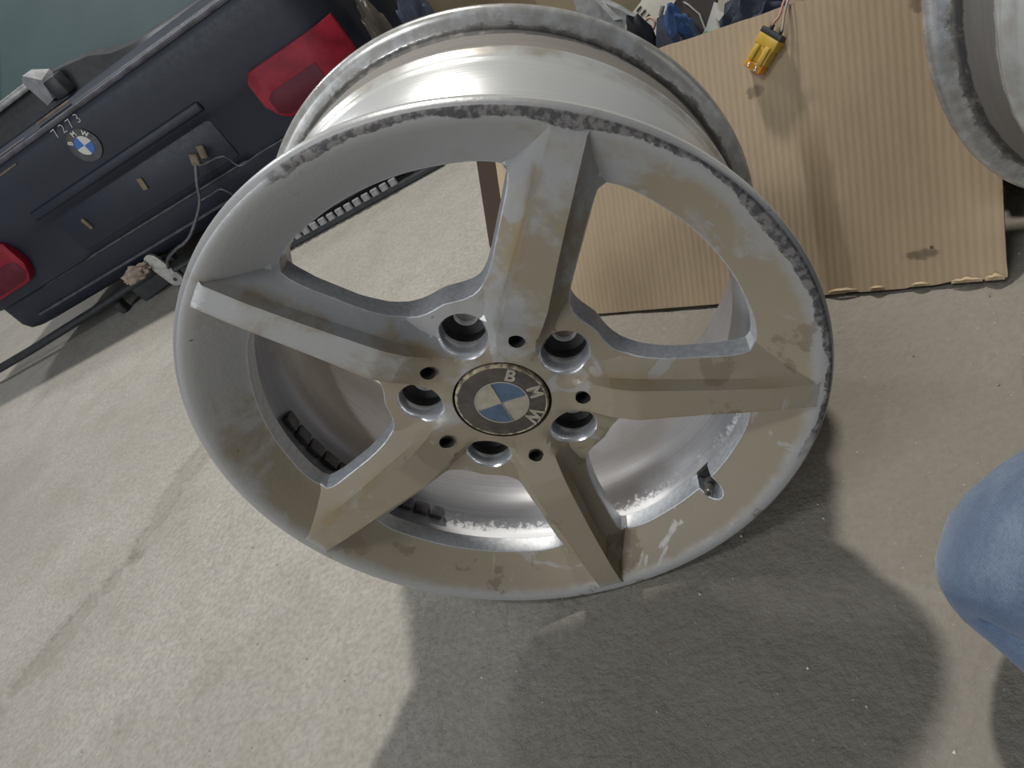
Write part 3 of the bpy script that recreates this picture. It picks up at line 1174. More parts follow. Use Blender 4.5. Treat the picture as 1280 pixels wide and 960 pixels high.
M['brown_pl'] = simple('dark_brown_board', (0.055, 0.042, 0.038), 0.7, 0, 0.2, 10)
M['wood'] = simple('pale_wood', (0.46, 0.33, 0.22), 0.7, 0, 0.15, 20)


def single(name, bm, mat, label, cat, group=None, sharp=50):
    o = from_bm(name, bm, mat, None, sharp)
    return tag(o, label, cat, group)




def single(name, bm, mat, label, cat, group=None, sharp=50):
    o = from_bm(name, bm, mat, None, sharp)
    return tag(o, label, cat, group)


def box_plate(pts, n, th, bend=0.0):
    """extruded outline in the box's own frame (s along, v up the lean, n out of the front)."""
    b = bmesh.new()
    fr, bk = [], []
    for (s, v) in pts:
        k = bend * noise.noise(Vector((s * 40, v * 40, n * 10)))
        fr.append(b.verts.new(sheet_pt(s, v, n + k)))
        bk.append(b.verts.new(sheet_pt(s, v, n + k - th)))
    b.faces.new(fr)
    b.faces.new(bk[::-1])
    m = len(pts)
    for i in range(m):
        j = (i + 1) % m
        b.faces.new((fr[i], bk[i], bk[j], fr[j]))
    return b


single('parts_sack', crumple((0.15, 0.070, 0.085), (0.205, 0.520, 0.0), 5, 0.16, 2.0, 3, rot=None), M['bag_black'],
       'black plastic sack lying inside the cardboard box under the loose parts', 'sack')

# grey casting with a bright edge
t = thing('metal_bracket', 'dark grey metal bracket with a bright machined edge, poking up above the foreground wheel', 'bracket', tuple(sheet_pt(0.03, 0.24, -0.09)))


def part_of(root, name, bm, mat, sharp=50):
    o = from_bm(name, bm, mat, root, sharp)
    o.matrix_parent_inverse = Matrix.Translation(-root.location)
    return o


part_of(t, 'bracket_plate', box_plate([(-0.03, 0.418), (0.0137, 0.4034), (0.0396, 0.3853), (0.0632, 0.3643), (0.065, 0.3521), (0.060, 0.25), (0.0, 0.25)], -0.09, 0.012), M['grey_metal'])
part_of(t, 'machined_edge', box_plate([(0.0082, 0.4019), (0.0162, 0.4000), (0.0423, 0.3680), (0.0323, 0.3696)], -0.084, 0.008), M['light_metal'])
part_of(t, 'machined_edge', box_plate([(0.0137, 0.4054), (0.0396, 0.3873), (0.0632, 0.3663), (0.0632, 0.3623), (0.0396, 0.3813), (0.0137, 0.3994)], -0.088, 0.008), M['light_metal'])
part_of(t, 'bolt', tube([sheet_pt(0.052, 0.356, -0.092), sheet_pt(0.052, 0.356, -0.083)], 0.0035, 6), M['light_metal'])

# cream bracket with slots
t = thing('slotted_cover', 'cream plastic cover with three short slots beside the grey metal bracket', 'cover', tuple(sheet_pt(0.08, 0.26, -0.10)))
part_of(t, 'cover_plate', box_plate([(0.068, 0.405), (0.0604, 0.3879), (0.0452, 0.3784), (0.058, 0.345), (0.060, 0.27), (0.090, 0.27), (0.0774, 0.3473), (0.0959, 0.3651), (0.1082, 0.3726), (0.110, 0.405)], -0.110, 0.006), M['cream_pl'])
for (a, b_) in [((0.0594, 0.3814), (0.0526, 0.3775)), ((0.0654, 0.3752), (0.0577, 0.3712)), ((0.0703, 0.3685), (0.0639, 0.3645))]:
    dx, dy = (b_[0] - a[0]), (b_[1] - a[1])
    L = math.hypot(dx, dy)
    px, py = -dy / L * 0.0014, dx / L * 0.0014
    part_of(t, 'slot', box_plate([(a[0] + px, a[1] + py), (a[0] - px, a[1] - py), (b_[0] - px, b_[1] - py), (b_[0] + px, b_[1] + py)], -0.1092, 0.004), M['dark_hole'])

# small latch mechanism
t = thing('latch_mechanism', 'small black and silver latch mechanism beside the slotted cream cover', 'latch', tuple(sheet_pt(0.09, 0.26, -0.08)))
part_of(t, 'latch_body', crumple((0.016, 0.014, 0.060), tuple(sheet_pt(0.093, 0.268, -0.080)), 3, 0.3, 2.5, 9), M['black_pl'])
part_of(t, 'ring', tube([sheet_pt(0.090 + 0.008 * math.cos(k * PI / 8), 0.345 + 0.008 * math.sin(k * PI / 8), -0.070) for k in range(17)], 0.0018, 8, False), M['wood'])
part_of(t, 'lever', box_plate([(0.086, 0.338), (0.094, 0.344), (0.099, 0.330), (0.091, 0.324)], -0.060, 0.006), M['light_metal'])
part_of(t, 'pin', tube([sheet_pt(0.104, 0.352, -0.075), sheet_pt(0.110, 0.362, -0.073)], 0.0028, 10), M['light_metal'])

single('rubber_flap', box_plate([(0.1131, 0.3424), (0.1213, 0.3448), (0.1320, 0.332), (0.1458, 0.3101), (0.147, 0.24), (0.118, 0.24), (0.1109, 0.313)], -0.045, 0.020, 0.010), M['navy_cloth'],
       'grey-blue rubber flap tucked behind the cardboard edge next to the latch', 'flap')
single('plastic_wrapper', crumple((0.020, 0.016, 0.050), tuple(sheet_pt(0.136, 0.280, -0.090)), 4, 0.18, 1.6, 5), M['blue_pl'],
       'crumpled blue plastic wrapper poking out behind the cardboard edge', 'wrapper')
t = thing('dark_board', 'dark brown trim panel with a thin pale edging strip behind the blue wrapper', 'trim panel', tuple(sheet_pt(0.12, 0.26, -0.13)))
part_of(t, 'panel_board', box_plate([(0.0897, 0.405), (0.0882, 0.3655), (0.095, 0.26), (0.150, 0.26), (0.1509, 0.3556), (0.160, 0.3934)], -0.130, 0.005), M['brown_pl'])
part_of(t, 'edging_strip', tube([sheet_pt(*p, -0.122) for p in [(0.112, 0.372), (0.1189, 0.3662), (0.1325, 0.3506), (0.1387, 0.3297), (0.139, 0.29)]], 0.0016, 8), M['grey_metal'])

# white printed sack corner
t = thing('white_sack', 'crumpled white printed sack corner with a green line above the cardboard edge', 'sack', tuple(sheet_pt(0.18, 0.25, -0.07)))
part_of(t, 'sack_sheet', box_plate([(0.1787, 0.3434), (0.1823, 0.3397), (0.1844, 0.3309), (0.1930, 0.3250), (0.2014, 0.3239), (0.2052, 0.313), (0.2094, 0.3065), (0.205, 0.26), (0.150, 0.26), (0.1508, 0.3003), (0.1659, 0.3187)], -0.066, 0.007, 0.004), M['white_paper'])
part_of(t, 'green_stripe', box_plate([(0.1650, 0.3141), (0.1806, 0.3097), (0.1972, 0.3076), (0.1972, 0.3046), (0.1806, 0.3079), (0.1640, 0.3123)], -0.0625, 0.002), M['green'])
part_of(t, 'fold', box_plate([(0.1860, 0.3300), (0.1990, 0.3230), (0.2040, 0.3130), (0.195, 0.3090), (0.180, 0.3250)], -0.0615, 0.003), M['cream_pl'])
part_of(t, 'hook', tube([sheet_pt(0.2045 + 0.0030 * math.cos(k * PI / 6), 0.317 + 0.006 * math.sin(k * PI / 6), -0.055) for k in range(13)], 0.0011, 8, False), M['black_rubber'])
single('cloth_bundle', crumple((0.058, 0.030, 0.075), tuple(sheet_pt(0.222, 0.240, -0.135)), 4, 0.20, 1.7, 12), M['navy_cloth'],
       'dark navy cloth bundle at the back of the box behind the white sack', 'cloth')
single('wood_offcut', box_plate([(0.2666, 0.3212), (0.300, 0.3132), (0.298, 0.225), (0.272, 0.225), (0.2734, 0.2992), (0.2694, 0.3092)], -0.045, 0.016), M['wood'],
       'pale wooden offcut by the wires at the top of the cardboard box', 'wood')
single('gap_shade_bag', crumple((0.066, 0.055, 0.11), (0.500, 0.345, 0.0), 4, 0.2, 2.0, 21), M['bag_black'],  # black lump added to stand for the shade in this gap
       'black bag added for the shade in the gap between the cardboard box and the right-hand wheel', 'bag')

# ------------------------------------------------------------------ dismantled dark car behind
M['car_paint'] = NT('dusty_dark_blue_paint')
_s = M['car_paint']
_d = _s.step(_s.noise(6, 6, 0.65), 0.35, 0.8)
_f = _s.noise(90, 4)
M['car_paint'] = _s.set(color=_s.mix(_s.math('MULTIPLY', _d, 0.35), (0.0085, 0.0125, 0.026), (0.024, 0.030, 0.050)), rough=_s.math('ADD', _s.math('MULTIPLY', _f, 0.2), 0.42))
M['car_glass'] = NT('dusty_rear_glass')
_s = M['car_glass']
M['car_glass'] = _s.set(color=_s.mix(_s.noise(4, 5, 0.6), (0.025, 0.045, 0.050), (0.052, 0.080, 0.085)), rough=0.65, spec=0.25)
M['lens_red'] = simple('red_lamp_lens', (0.25, 0.011, 0.026), 0.55, 0, 0.15, 25, 0, spec=0.25)
M['lens_dark'] = simple('dark_red_lamp_lens', (0.10, 0.010, 0.022), 0.55, 0, 0.12, 40, 0, spec=0.25)
M['trim_tan'] = simple('dusty_tan_trim', (0.17, 0.13, 0.085), 0.6, 0, 0.2, 40)
M['chalk'] = simple('white_chalk_marker', (0.50, 0.50, 0.49), 0.8, 0, 0.08, 200)
M['edge_pale'] = simple('pale_grey_edge', (0.070, 0.068, 0.082), 0.6, 0, 0.3, 30)
M['badge_blue'] = simple('blue_enamel', (0.035, 0.13, 0.42), 0.35, 0, 0.05, 40)
M['badge_white'] = simple('white_enamel', (0.58, 0.57, 0.53), 0.4, 0, 0.05, 40)
M['badge_rim'] = simple('badge_rim', (0.07, 0.07, 0.075), 0.4, 0.3, 0.2, 60)

XC, HW = -1.105, 0.70
car = thing('dismantled_car', 'dark blue car rear end without its bumper, standing on the floor at upper left', 'car', (XC, 1.35, 0.0))


def car_part(name, bm, mat, parent=None, sharp=40):
    o = from_bm(name, bm, mat, parent or car, sharp)
    return o


def C_(x, y, z):          # world -> car space
    return (x - XC, y - 1.35, z)


def build_car_body():
    prof = [(1.52, 0.085), (1.43, 0.088), (1.405, 0.100), (1.390, 0.125), (1.388, 0.188), (1.366, 0.197), (1.362, 0.215), (1.360, 0.310), (1.352, 0.325), (1.349, 0.345), (1.346, 0.366),
            (1.344, 0.430), (1.342, 0.470), (1.344, 0.482), (1.352, 0.496), (1.362, 0.506), (1.372, 0.508), (1.376, 0.500), (1.381, 0.506), (1.45, 0.510), (1.60, 0.516), (1.74, 0.522), (2.40, 0.54), (2.40, 0.085)]
    b = bmesh.new()
    rings = []
    xs = [-HW + 2 * HW * (0.5 - 0.5 * math.cos(PI * i / 40)) for i in range(41)]
    for x in xs:
        e = max(0.0, (abs(x) - (HW - 0.10)) / 0.10)
        off0 = 0.085 * (1 - math.sqrt(max(0.0, 1 - min(1, e) ** 2)))
        ring = []
        for (y, z) in prof:
            off = off0 * (0.35 if z < 0.22 else 1.0)
            yy = y + off * max(0.0, 1 - (y - 1.34) / 0.8)
            zz = z - (0.03 * e * e if z > 0.45 else 0)
            if 0.19 < z < 0.33 and y < 1.4 and 0.30 > abs(x + 0.0) :
                yy += 0.012
            ring.append(b.verts.new((x, yy - 1.35, zz)))
        rings.append(ring)
    n = len(prof)
    for i in range(len(rings) - 1):
        for k in range(n):
            l = (k + 1) % n
            b.faces.new((rings[i][k], rings[i][l], rings[i + 1][l], rings[i + 1][k]))
    b.faces.new(rings[0])
    b.faces.new(rings[-1][::-1])
    return car_part('body_shell', b, M['car_paint'])


build_car_body()
# rear glass, pillars, roof
b = bmesh.new()
q = [(-0.56, 1.72, 0.515), (0.56, 1.72, 0.515), (0.46, 2.22, 0.90), (-0.46, 2.22, 0.90)]
f = [b.verts.new((x, y - 1.35, z)) for x, y, z in q]
g = [b.verts.new((x, y - 1.35 + 0.008, z - 0.010)) for x, y, z in q]
b.faces.new(f)
b.faces.new(g[::-1])
for i in range(4):
    j = (i + 1) % 4
    b.faces.new((f[i], g[i], g[j], f[j]))
car_part('rear_window', b, M['car_glass'])
for sg in (-1, 1):
    b = tube([(sg * 0.60, 0.34, 0.52), (sg * 0.53, 0.62, 0.72), (sg * 0.49, 0.90, 0.91)], [0.055, 0.045, 0.04], 12)
    car_part('roof_pillar', b, M['car_paint'])
car_part('roof', box_bm((1.06, 0.9, 0.05), (0, 1.28, 0.915), None, 0.02, 3), M['car_paint'])
# added black strip for the dark shape along the foot of the window
b = bmesh.new()
tops = [(-1.62, 0.600), (-1.425, 0.596), (-1.33, 0.592), (-1.218, 0.579), (-1.16, 0.570), (-1.115, 0.562), (-1.06, 0.538), (-1.0, 0.527), (-0.875, 0.520), (-0.73, 0.517), (-0.60, 0.516)]
fr = [b.verts.new(C_(x, 1.600, z)) for x, z in tops]
bk = [b.verts.new(C_(x, 1.640, z + 0.004)) for x, z in tops]
f0 = [b.verts.new(C_(x, 1.585, 0.508)) for x, z in tops]
b0_ = [b.verts.new(C_(x, 1.655, 0.508)) for x, z in tops]
for i in range(len(tops) - 1):
    b.faces.new((f0[i], f0[i + 1], fr[i + 1], fr[i]))
    b.faces.new((fr[i], fr[i + 1], bk[i + 1], bk[i]))
    b.faces.new((bk[i], bk[i + 1], b0_[i + 1], b0_[i]))
car_part('added_window_foot_strip', b, M['black_pl'])
# brake light housing on the shelf
h = car_part('brake_light_housing', box_bm((0.30, 0.03, 0.020), C_(-1.415, 1.575, 0.588), None, 0.006, 2), M['grey_metal'])
b = bmesh.new()
hull = [(-1.290, 1.555, 0.600), (-1.272, 1.552, 0.612), (-1.240, 1.556, 0.580), (-1.255, 1.556, 0.532), (-1.282, 1.556, 0.528),
        (-1.290, 1.600, 0.600), (-1.272, 1.600, 0.612), (-1.230, 1.600, 0.590), (-1.225, 1.600, 0.532), (-1.282, 1.600, 0.528)]
vs = [b.verts.new(C_(*p)) for p in hull]
bmesh.ops.convex_hull(b, input=vs)
car_part('housing_end_cap', b, M['grey_wrap'], None, 30)
b = box_bm((0.045, 0.045, 0.055), C_(-1.222, 1.572, 0.548), None, 0.008, 2)
car_part('hinge_cover', b, M['black_pl'])
# boot edge with its highlight put into the colour, tan seam strips
b = tube([C_(x, 1.3485 + (0.002 if abs(x + 1.11) > 0.5 else 0), 0.4965) for x in np.linspace(-1.66, -0.56, 12)], 0.0065, 8)
car_part('boot_edge', b, M['edge_pale'])
for (x0, x1, z) in [(-1.60, -1.26, 0.505), (-1.20, -1.085, 0.514)]:
    car_part('seam_strip', box_bm((x1 - x0, 0.006, 0.006), C_((x0 + x1) / 2, 1.368, z), None, 0.001, 1), M['trim_tan'])
car_part('seam_strip', box_bm((0.34, 0.006, 0.005), C_(-1.48, 1.342, 0.474), None, 0.001, 1), M['trim_tan'])
# number plate recess mouldings
car_part('boot_handle_strip', box_bm((0.60, 0.016, 0.026), C_(-1.105, 1.3485, 0.355), None, 0.007, 3), M['car_paint'])
car_part('plate_panel', box_bm((0.56, 0.010, 0.110), C_(-1.105, 1.3725, 0.268), None, 0.003, 2), M['car_paint'])
car_part('valance_edge', box_bm((0.78, 0.012, 0.008), C_(-1.20, 1.386, 0.192), None, 0.002, 1), M['edge_pale'])
car_part('valance_edge', box_bm((0.90, 0.012, 0.008), C_(-1.25, 1.389, 0.130), None, 0.002, 1), M['edge_pale'])
for (x, z, w, r_) in [(-0.898, 0.266, 0.020, 0.3), (-1.094, 0.278, 0.016, 0.2), (-1.312, 0.269, 0.012, -0.1)]:
    car_part('plate_screw_cover', box_bm((w, 0.006, 0.034), C_(x, 1.3655, z), Matrix.Rotation(r_, 3, 'Y'), 0.002, 1), M['trim_tan'])
# tail lamps
for sg in (1, -1):
    def lamp(x0, x1, zb, zt, th, mat, name, parent):
        b = bmesh.new()
        cols = []
        n = 14
        for i in range(n + 1):
            x = x0 + (x1 - x0) * i / n
            e_ = min(1.0, max(0.0, (x - 0.60) / 0.10))
            y = 1.337 + 0.085 * (1 - math.sqrt(1 - e_ * e_)) - th - 1.35
            lo, hi = float(ip(x, *zb)), float(ip(x, *zt))
            cols.append([b.verts.new((sg * x, yy, zz)) for yy, zz in ((y + 0.025, lo), (y + 0.002, lo), (y, lo + 0.003), (y, hi - 0.003), (y + 0.002, hi), (y + 0.025, hi))])
        for i in range(n):
            for q in range(5):
                b.faces.new((cols[i][q], cols[i][q + 1], cols[i + 1][q + 1], cols[i + 1][q]))
        b.faces.new(cols[0])
        b.faces.new(cols[-1][::-1])
        return car_part(name, b, mat, parent, 40)
    lm = lamp(0.433, 0.680, ([0.433, 0.445, 0.470, 0.68], [0.275, 0.250, 0.230, 0.228]), ([0.433, 0.445, 0.68], [0.340, 0.357, 0.360]), 0.0, M['lens_red'], 'tail_lamp', car)
    lamp(0.452, 0.600, ([0.452, 0.475, 0.60], [0.250, 0.236, 0.234]), ([0.452, 0.47, 0.60], [0.290, 0.300, 0.303]), 0.0010, M['lens_dark'], 'reversing_lens', lm)
# round boot badge
bd = bmesh.new()
by, bz = 1.3405, 0.423


def disc(r0, r1, a0, a1, y, th, seg):
    b = bmesh.new()
    rows = []
    for i in range(seg + 1):
        a = math.radians(a0 + (a1 - a0) * i / seg)
        rows.append([b.verts.new(C_(-1.122 + r * math.cos(a), yy, bz + r * math.sin(a))) for r, yy in ((r0, y + th), (r0, y), (r1, y), (r1, y + th))])
    for i in range(seg):
        for k in range(3):
            b.faces.new((rows[i][k], rows[i][k + 1], rows[i + 1][k + 1], rows[i + 1][k]))
    return b


bg_ = car_part('boot_badge', disc(0.0008, 0.041, 0, 360, by, 0.006, 48), M['badge_rim'])
for k in range(4):
    car_part('badge_quadrant', disc(0.0003, 0.0235, 90 * k, 90 * k + 90, by - 0.001, 0.004, 12), M['badge_blue'] if k % 2 else M['badge_white'], bg_)
for ch, an in (('B', 142), ('M', 90), ('W', 38)):
    me = text_mesh(ch, 0.0165, 0.0004, 0.0005)
    a = math.radians(an)
    mt = Matrix.Identity(4)
    ex, ey, ez = Vector((math.sin(a), 0, -math.cos(a))), Vector((math.cos(a), 0, math.sin(a))), Vector((0, -1, 0))
    for i in range(3):
        mt[i][0], mt[i][1], mt[i][2] = ex[i], ey[i], ez[i]
    mt.translation = Vector(C_(-1.122 + 0.0318 * math.cos(a), by - 0.001, bz + 0.0318 * math.sin(a)))
    me.transform(mt)
    link_mesh('badge_letter', me, M['badge_white'], bg_)
# chalked number on the boot edge
for i, (ch, tilt) in enumerate([('7', 0.12), ('2', -0.05), ('7', 0.05), ('3', -0.12)]):
    me = text_mesh(ch, 0.031, 0.0003, -0.0005)
    mt = Matrix.Translation(Vector(C_(-1.160 + i * 0.0255, 1.3412, 0.4765))) @ Matrix.Rotation(PI / 2, 4, 'X') @ Matrix.Rotation(tilt, 4, 'Z')
    me.transform(mt)
    link_mesh('chalk_digit', me, M['chalk'], car)
for sg in (-1, 1):
    b = tube([(sg * 0.56, 0.62, 0.275), (sg * 0.56 - sg * 0.03, 0.62, 0.275), (sg * 0.56 - sg * 0.16, 0.62, 0.275), (sg * 0.56 - sg * 0.19, 0.62, 0.275)], [0.25, 0.275, 0.275, 0.25], 40)
    car_part('rear_tyre', b, M['black_rubber'])

# ------------------------------------------------------------------ loose parts on the floor in front of the car
rod = thing('steel_bar', 'long thin dark steel bar with a pale drilled plate lying in front of the car', 'bar', (-1.60, 1.42, 0.0))


def rel(p, o):
    return tuple(Vector(p) - o.location)


from_bm('bar', tube([rel(p, rod) for p in [(-2.30, 1.440, 0.036), (-1.9, 1.440, 0.038), (-1.60, 1.438, 0.046), (-1.35, 1.425, 0.060), (-1.22, 1.415, 0.075)]], 0.0125, 10), M['black_pl'], rod, 60)
from_bm('bar_web', box_bm((0.16, 0.012, 0.055), rel((-1.34, 1.425, 0.034), rod), Matrix.Rotation(-0.10, 3, 'Y'), 0.003, 1), M['black_pl'], rod)
from_bm('foot', box_bm((0.024, 0.030, 0.036), rel((-1.50, 1.432, 0.0185), rod), None, 0.003, 1), M['black_pl'], rod)
# pale rounded plate with a hole
b = bmesh.new()
ctr0, ctr1, rad = Vector((-1.266, 0, 0.096)), Vector((-1.252, 0, 0.026)), 0.0225
ax = (ctr1 - ctr0).normalized()
sd = Vector((ax.z, 0, -ax.x))
outl = [ctr0 + (-ax * math.cos(t) + sd * math.sin(t)) * rad for t in np.linspace(-PI / 2, PI / 2, 9)]
outl += [ctr1 + (ax * math.cos(t) - sd * math.sin(t)) * rad for t in np.linspace(-PI / 2, PI / 2, 9)]
fr = [b.verts.new(rel((p.x, 1.385, p.z), rod)) for p in outl]
bk = [b.verts.new(rel((p.x, 1.394, p.z), rod)) for p in outl]
b.faces.new(fr)
b.faces.new(bk[::-1])
for i in range(len(outl)):
    j = (i + 1) % len(outl)
    b.faces.new((fr[i], bk[i], bk[j], fr[j]))
pl = from_bm('end_plate', b, M['light_metal'], rod, 40)
from_bm('plate_hole', tube([rel((-1.252, 1.3845, 0.024), rod), rel((-1.252, 1.386, 0.024), rod)], 0.006, 14), M['dark_hole'], pl)
single('crumpled_rag', crumple((0.050, 0.024, 0.024), (-1.325, 1.375, 0.075), 4, 0.3, 2.2, 33), simple('dusty_pink_rag', (0.36, 0.28, 0.22), 0.9, 0, 0.25, 30),
       'small crumpled tan rag lying on the dark bar by the drilled plate', 'rag')
# bent rod and wires in front of the boot
w = thing('wiring_loom', 'thin grey bent rod and wires hanging down in front of the car boot', 'wires', (-1.0, 1.32, 0.0))
M['pale_rod'] = simple('dull_grey_rod', (0.17, 0.175, 0.19), 0.4, 0.5, 0.2, 60)
from_bm('bent_rod', tube(smooth_path([rel(p, w) for p in [(-0.903, 1.318, 0.262), (-0.940, 1.318, 0.220), (-0.975, 1.318, 0.176), (-1.052, 1.315, 0.127), (-1.092, 1.315, 0.114), (-1.125, 1.325, 0.110), (-1.200, 1.36, 0.088), (-1.235, 1.378, 0.062)]], 5), 0.0045, 8), M['pale_rod'], w, 60)
from_bm('wire', tube(smooth_path([rel(p, w) for p in [(-0.903, 1.318, 0.255), (-0.889, 1.318, 0.249), (-0.831, 1.318, 0.241), (-0.815, 1.318, 0.203), (-0.760, 1.318, 0.204), (-0.712, 1.318, 0.204), (-0.62, 1.32, 0.20)]], 3), 0.0024, 6), M['pale_rod'], w, 60)
from_bm('wire', tube(smooth_path([rel(p, w) for p in [(-0.967, 1.318, 0.182), (-0.93, 1.318, 0.181), (-0.896, 1.318, 0.179), (-0.873, 1.318, 0.141), (-0.821, 1.318, 0.140), (-0.70, 1.32, 0.11)]], 3), 0.0024, 6), M['pale_rod'], w, 60)
from_bm('clip', box_bm((0.022, 0.014, 0.030), rel((-0.900, 1.322, 0.268), w), Matrix.Rotation(0.5, 3, 'Y'), 0.003, 1), M['trim_tan'], w)

# black slatted grille lying in front of the car
gr = thing('bumper_grille', 'long black slatted bumper grille lying on the floor, seen through the upper left spoke gap', 'grille', (-0.66, 1.235, 0.0))
from_bm('grille_frame', box_bm((0.80, 0.030, 0.014), rel((-0.74, 1.225, 0.0075), gr), None, 0.003, 1), M['black_pl'], gr)
from_bm('grille_frame', box_bm((0.80, 0.060, 0.008), rel((-0.74, 1.256, 0.037), gr), None, 0.003, 1), M['black_pl'], gr)
from_bm('grille_back', box_bm((0.80, 0.010, 0.085), rel((-0.74, 1.290, 0.043), gr), None, 0.003, 1), M['black_pl'], gr)
from_bm('grille_frame', box_bm((0.80, 0.030, 0.012), rel((-0.74, 1.276, 0.082), gr), None, 0.003, 1), M['black_pl'], gr)
from_bm('grille_end', box_bm((0.09, 0.030, 0.030), rel((-0.375, 1.236, 0.0155), gr), None, 0.004, 1), M['black_pl'], gr)
M['lit_tab'] = simple('pale_grey_lit_tab', (0.27, 0.27, 0.27), 0.6, 0, 0.2, 60)
lit_tab0 = box_bm((0.0190, 0.008, 0.0175), (0, 0, 0), None, 0.002, 1)
me_a = bpy.data.meshes.new('lower_lit_tab')  # light reflected in the grille cells, put in as pale grey tabs
lit_tab0.to_mesh(me_a)
lit_tab0.free()
lit_tab1 = box_bm((0.0085, 0.010, 0.0290), (0, 0, 0), None, 0.002, 1)
me_b = bpy.data.meshes.new('upper_fin')
lit_tab1.to_mesh(me_b)
lit_tab1.free()
for k in range(25):
    x = -1.09 + k * 0.0258
    o = link_mesh('lower_lit_tab', me_a, M['lit_tab'], gr)
    o.location = rel((x, 1.213, 0.0225), gr)
    o = link_mesh('upper_fin', me_b, M['lit_tab'], gr)  # upper pale tab, also for light reflected in the grille cells
    o.location = rel((x + 0.006, 1.238, 0.0560), gr)

# ------------------------------------------------------------------ clutter beyond
M['box_tan'] = cardboard('dusty_tan_cardboard', (0.33, 0.265, 0.175), 0.3).m


def carton(name, size, loc, rz, label, mat, group=None):
    t = thing(name, label, 'box', loc, rz, group)
    sx, sy, sz = size
    th = 0.005
    for (sz_, lc) in (((sx, th, sz), (0, -sy / 2, sz / 2)), ((sx, th, sz), (0, sy / 2, sz / 2)), ((th, sy - 2 * th, sz), (-sx / 2 + th / 2, 0, sz / 2)), ((th, sy - 2 * th, sz), (sx / 2 - th / 2, 0, sz / 2))):
        from_bm('side', box_bm(sz_, lc, None, 0.0012, 1), mat, t)
    for sg in (-1, 1):
        from_bm('top_flap', box_bm((sx, sy / 2 - 0.002, th), (0, sg * sy / 4, sz + th / 2 + 0.001), None, 0.0012, 1), mat, t)
    return t


carton('carton', (0.30, 0.28, 0.36), (-0.20, 1.78, 0.0), 0.12, 'dusty tan carton beyond the wheel, right of the dark hanging cloth', M['box_tan'], 'cartons at the back')
carton('carton', (0.26, 0.24, 0.30), (0.10, 1.62, 0.0), -0.10, 'tan carton at the top of the wheel rim, behind the leaning cardboard box', M['box_tan'], 'cartons at the back')
single('cloth_heap', crumple((0.042, 0.05, 0.21), (-0.275, 1.42, 0.0), 4, 0.22, 2.4, 41), M['navy_cloth'],
       'dark blue cloth heap between the car corner and the tan carton', 'cloth')
single('bent_sheet_metal', crumple((0.030, 0.04, 0.22), (-0.365, 1.42, 0.0), 4, 0.2, 2.0, 47), simple('dull_brown_sheet_metal', (0.16, 0.14, 0.12), 0.35, 0.4, 0.2, 12),
       'crumpled dull brown sheet metal beside the corner of the car', 'metal')

# ------------------------------------------------------------------ kneeling person (leg in jeans)
def denim():
    s = NT('faded_blue_denim')
    x, y, z = s.xyz()
    tw = s.n('ShaderNodeTexWave', wave_type='BANDS', bands_direction='DIAGONAL')
    s.put(tw.inputs['Vector'], s.co())
    tw.inputs['Scale'].default_value = 330
    tw.inputs['Distortion'].default_value = 2.0
    tw.inputs['Detail'].default_value = 2.0
    n = s.noise(18, 5, 0.6)
    c = s.mix(s.step(n, 0.35, 0.70), (0.065, 0.105, 0.190), (0.150, 0.205, 0.295))
    c = s.mix(s.step(tw.outputs['Fac'], 0.3, 0.9, 0.0, 0.28), c, (0.30, 0.37, 0.47))
    c = s.mix(s.step(s.noise(400, 3), 0.4, 0.7, 0.0, 0.3), c, (0.05, 0.08, 0.15))
    s.set(color=c, rough=0.9, sheen=0.2, spec=0.2)
    s.bump(tw.outputs['Fac'], 0.25, 0.0008)
    return s.m


M['denim'] = denim()
M['shoe'] = simple('black_work_shoe', (0.03, 0.03, 0.03), 0.6, 0, 0.2, 30)
person = thing('person', 'person kneeling at the right edge in faded blue jeans, one knee near the floor', 'person', (0.31, -0.15, 0.0))


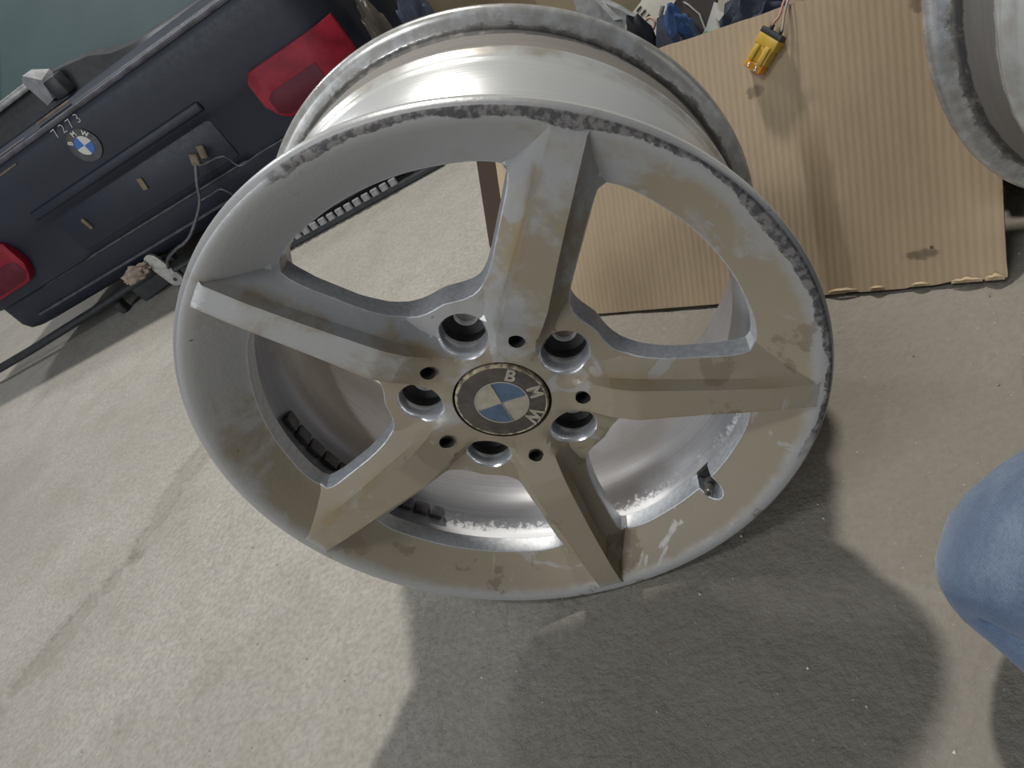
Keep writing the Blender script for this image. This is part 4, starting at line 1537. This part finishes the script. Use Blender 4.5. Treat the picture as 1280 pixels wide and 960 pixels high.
def build_leg():
    # thigh rises from the knee to the hip, the shin lies back along the floor
    hip = Vector((0.640, -0.560, 0.420))
    knee = Vector((0.292, -0.118, 0.088))
    ankle = Vector((0.500, -0.520, 0.060))
    me = bpy.data.meshes.new('jeans_leg')
    chain = [hip, hip.lerp(knee, 0.35), hip.lerp(knee, 0.72), hip.lerp(knee, 0.90), knee + Vector((-0.004, 0.006, 0.0)), knee.lerp(ankle, 0.12) + Vector((0, 0, -0.004)), knee.lerp(ankle, 0.35), knee.lerp(ankle, 0.75), ankle]
    rad = [0.110, 0.102, 0.090, 0.084, 0.078, 0.072, 0.068, 0.054, 0.048]
    verts = [tuple(p - person.location) for p in chain]
    me.from_pydata(verts, [(i, i + 1) for i in range(len(verts) - 1)], [])
    o = bpy.data.objects.new('jeans_leg', me)
    col.objects.link(o)
    o.parent = person
    sk = o.modifiers.new('skin', 'SKIN')
    sk.use_smooth_shade = True
    for i, v in enumerate(me.skin_vertices[0].data):
        v.radius = (rad[i], rad[i])
        v.use_root = (i == 0)
    sb = o.modifiers.new('sub', 'SUBSURF')
    sb.levels = 3
    sb.render_levels = 3
    dg = bpy.context.evaluated_depsgraph_get()
    m2 = bpy.data.meshes.new_from_object(o.evaluated_get(dg))
    bpy.data.objects.remove(o)
    # folds in the cloth behind the knee and over it
    for v in m2.vertices:
        p = Vector(v.co)
        k = noise.noise(p * 16 + Vector((3, 1, 7))) * 0.005 + noise.noise(p * 42) * 0.0016
        v.co = p + Vector(v.normal) * k
        w = v.co.z + person.location.z
        if w < 0.004:
            v.co.z = 0.004
    link_mesh('jeans_leg', m2, M['denim'], person, 180)
    b = crumple((0.050, 0.130, 0.048), (0, 0, 0), 4, 0.06, 1.2, 2)
    bmesh.ops.rotate(b, matrix=Matrix.Rotation(0.46, 3, 'Z'), verts=b.verts[:])
    bmesh.ops.translate(b, vec=Vector((0.555, -0.640, 0.003)) - person.location, verts=b.verts[:])
    from_bm('shoe', b, M['shoe'], person, 60)


build_leg()

# ------------------------------------------------------------------ grit on the floor
def build_grit():
    rnd = random.Random(11)
    vs, fs = [], []
    for i in range(420):
        x, y = rnd.uniform(-0.95, 0.42), rnd.uniform(-0.28, 0.42)
        if (x - 0.30) ** 2 + (y + 0.13) ** 2 < 0.01:
            continue
        s = rnd.choice([0.0005, 0.0006, 0.0008, 0.0010, 0.0013])
        a = rnd.uniform(0, 6.28)
        h = s * rnd.uniform(0.5, 1.0)
        b = len(vs)
        for k in range(4):
            t = a + k * PI / 2 + rnd.uniform(-0.4, 0.4)
            q = s * rnd.uniform(0.6, 1.5)
            vs.append((x + q * math.cos(t), y + q * math.sin(t), -0.0012))
        vs.append((x + rnd.uniform(-s, s) * 0.4, y + rnd.uniform(-s, s) * 0.4, h))
        fs += [(b, b + 1, b + 4), (b + 1, b + 2, b + 4), (b + 2, b + 3, b + 4), (b + 3, b, b + 4)]
    o = make('grit', vs, fs, simple('pale_grit', (0.55, 0.52, 0.46), 0.8, 0, 0.35, 30))
    tag(o, 'pale stone grit scattered over the concrete floor', 'grit', kind='stuff')


build_grit()
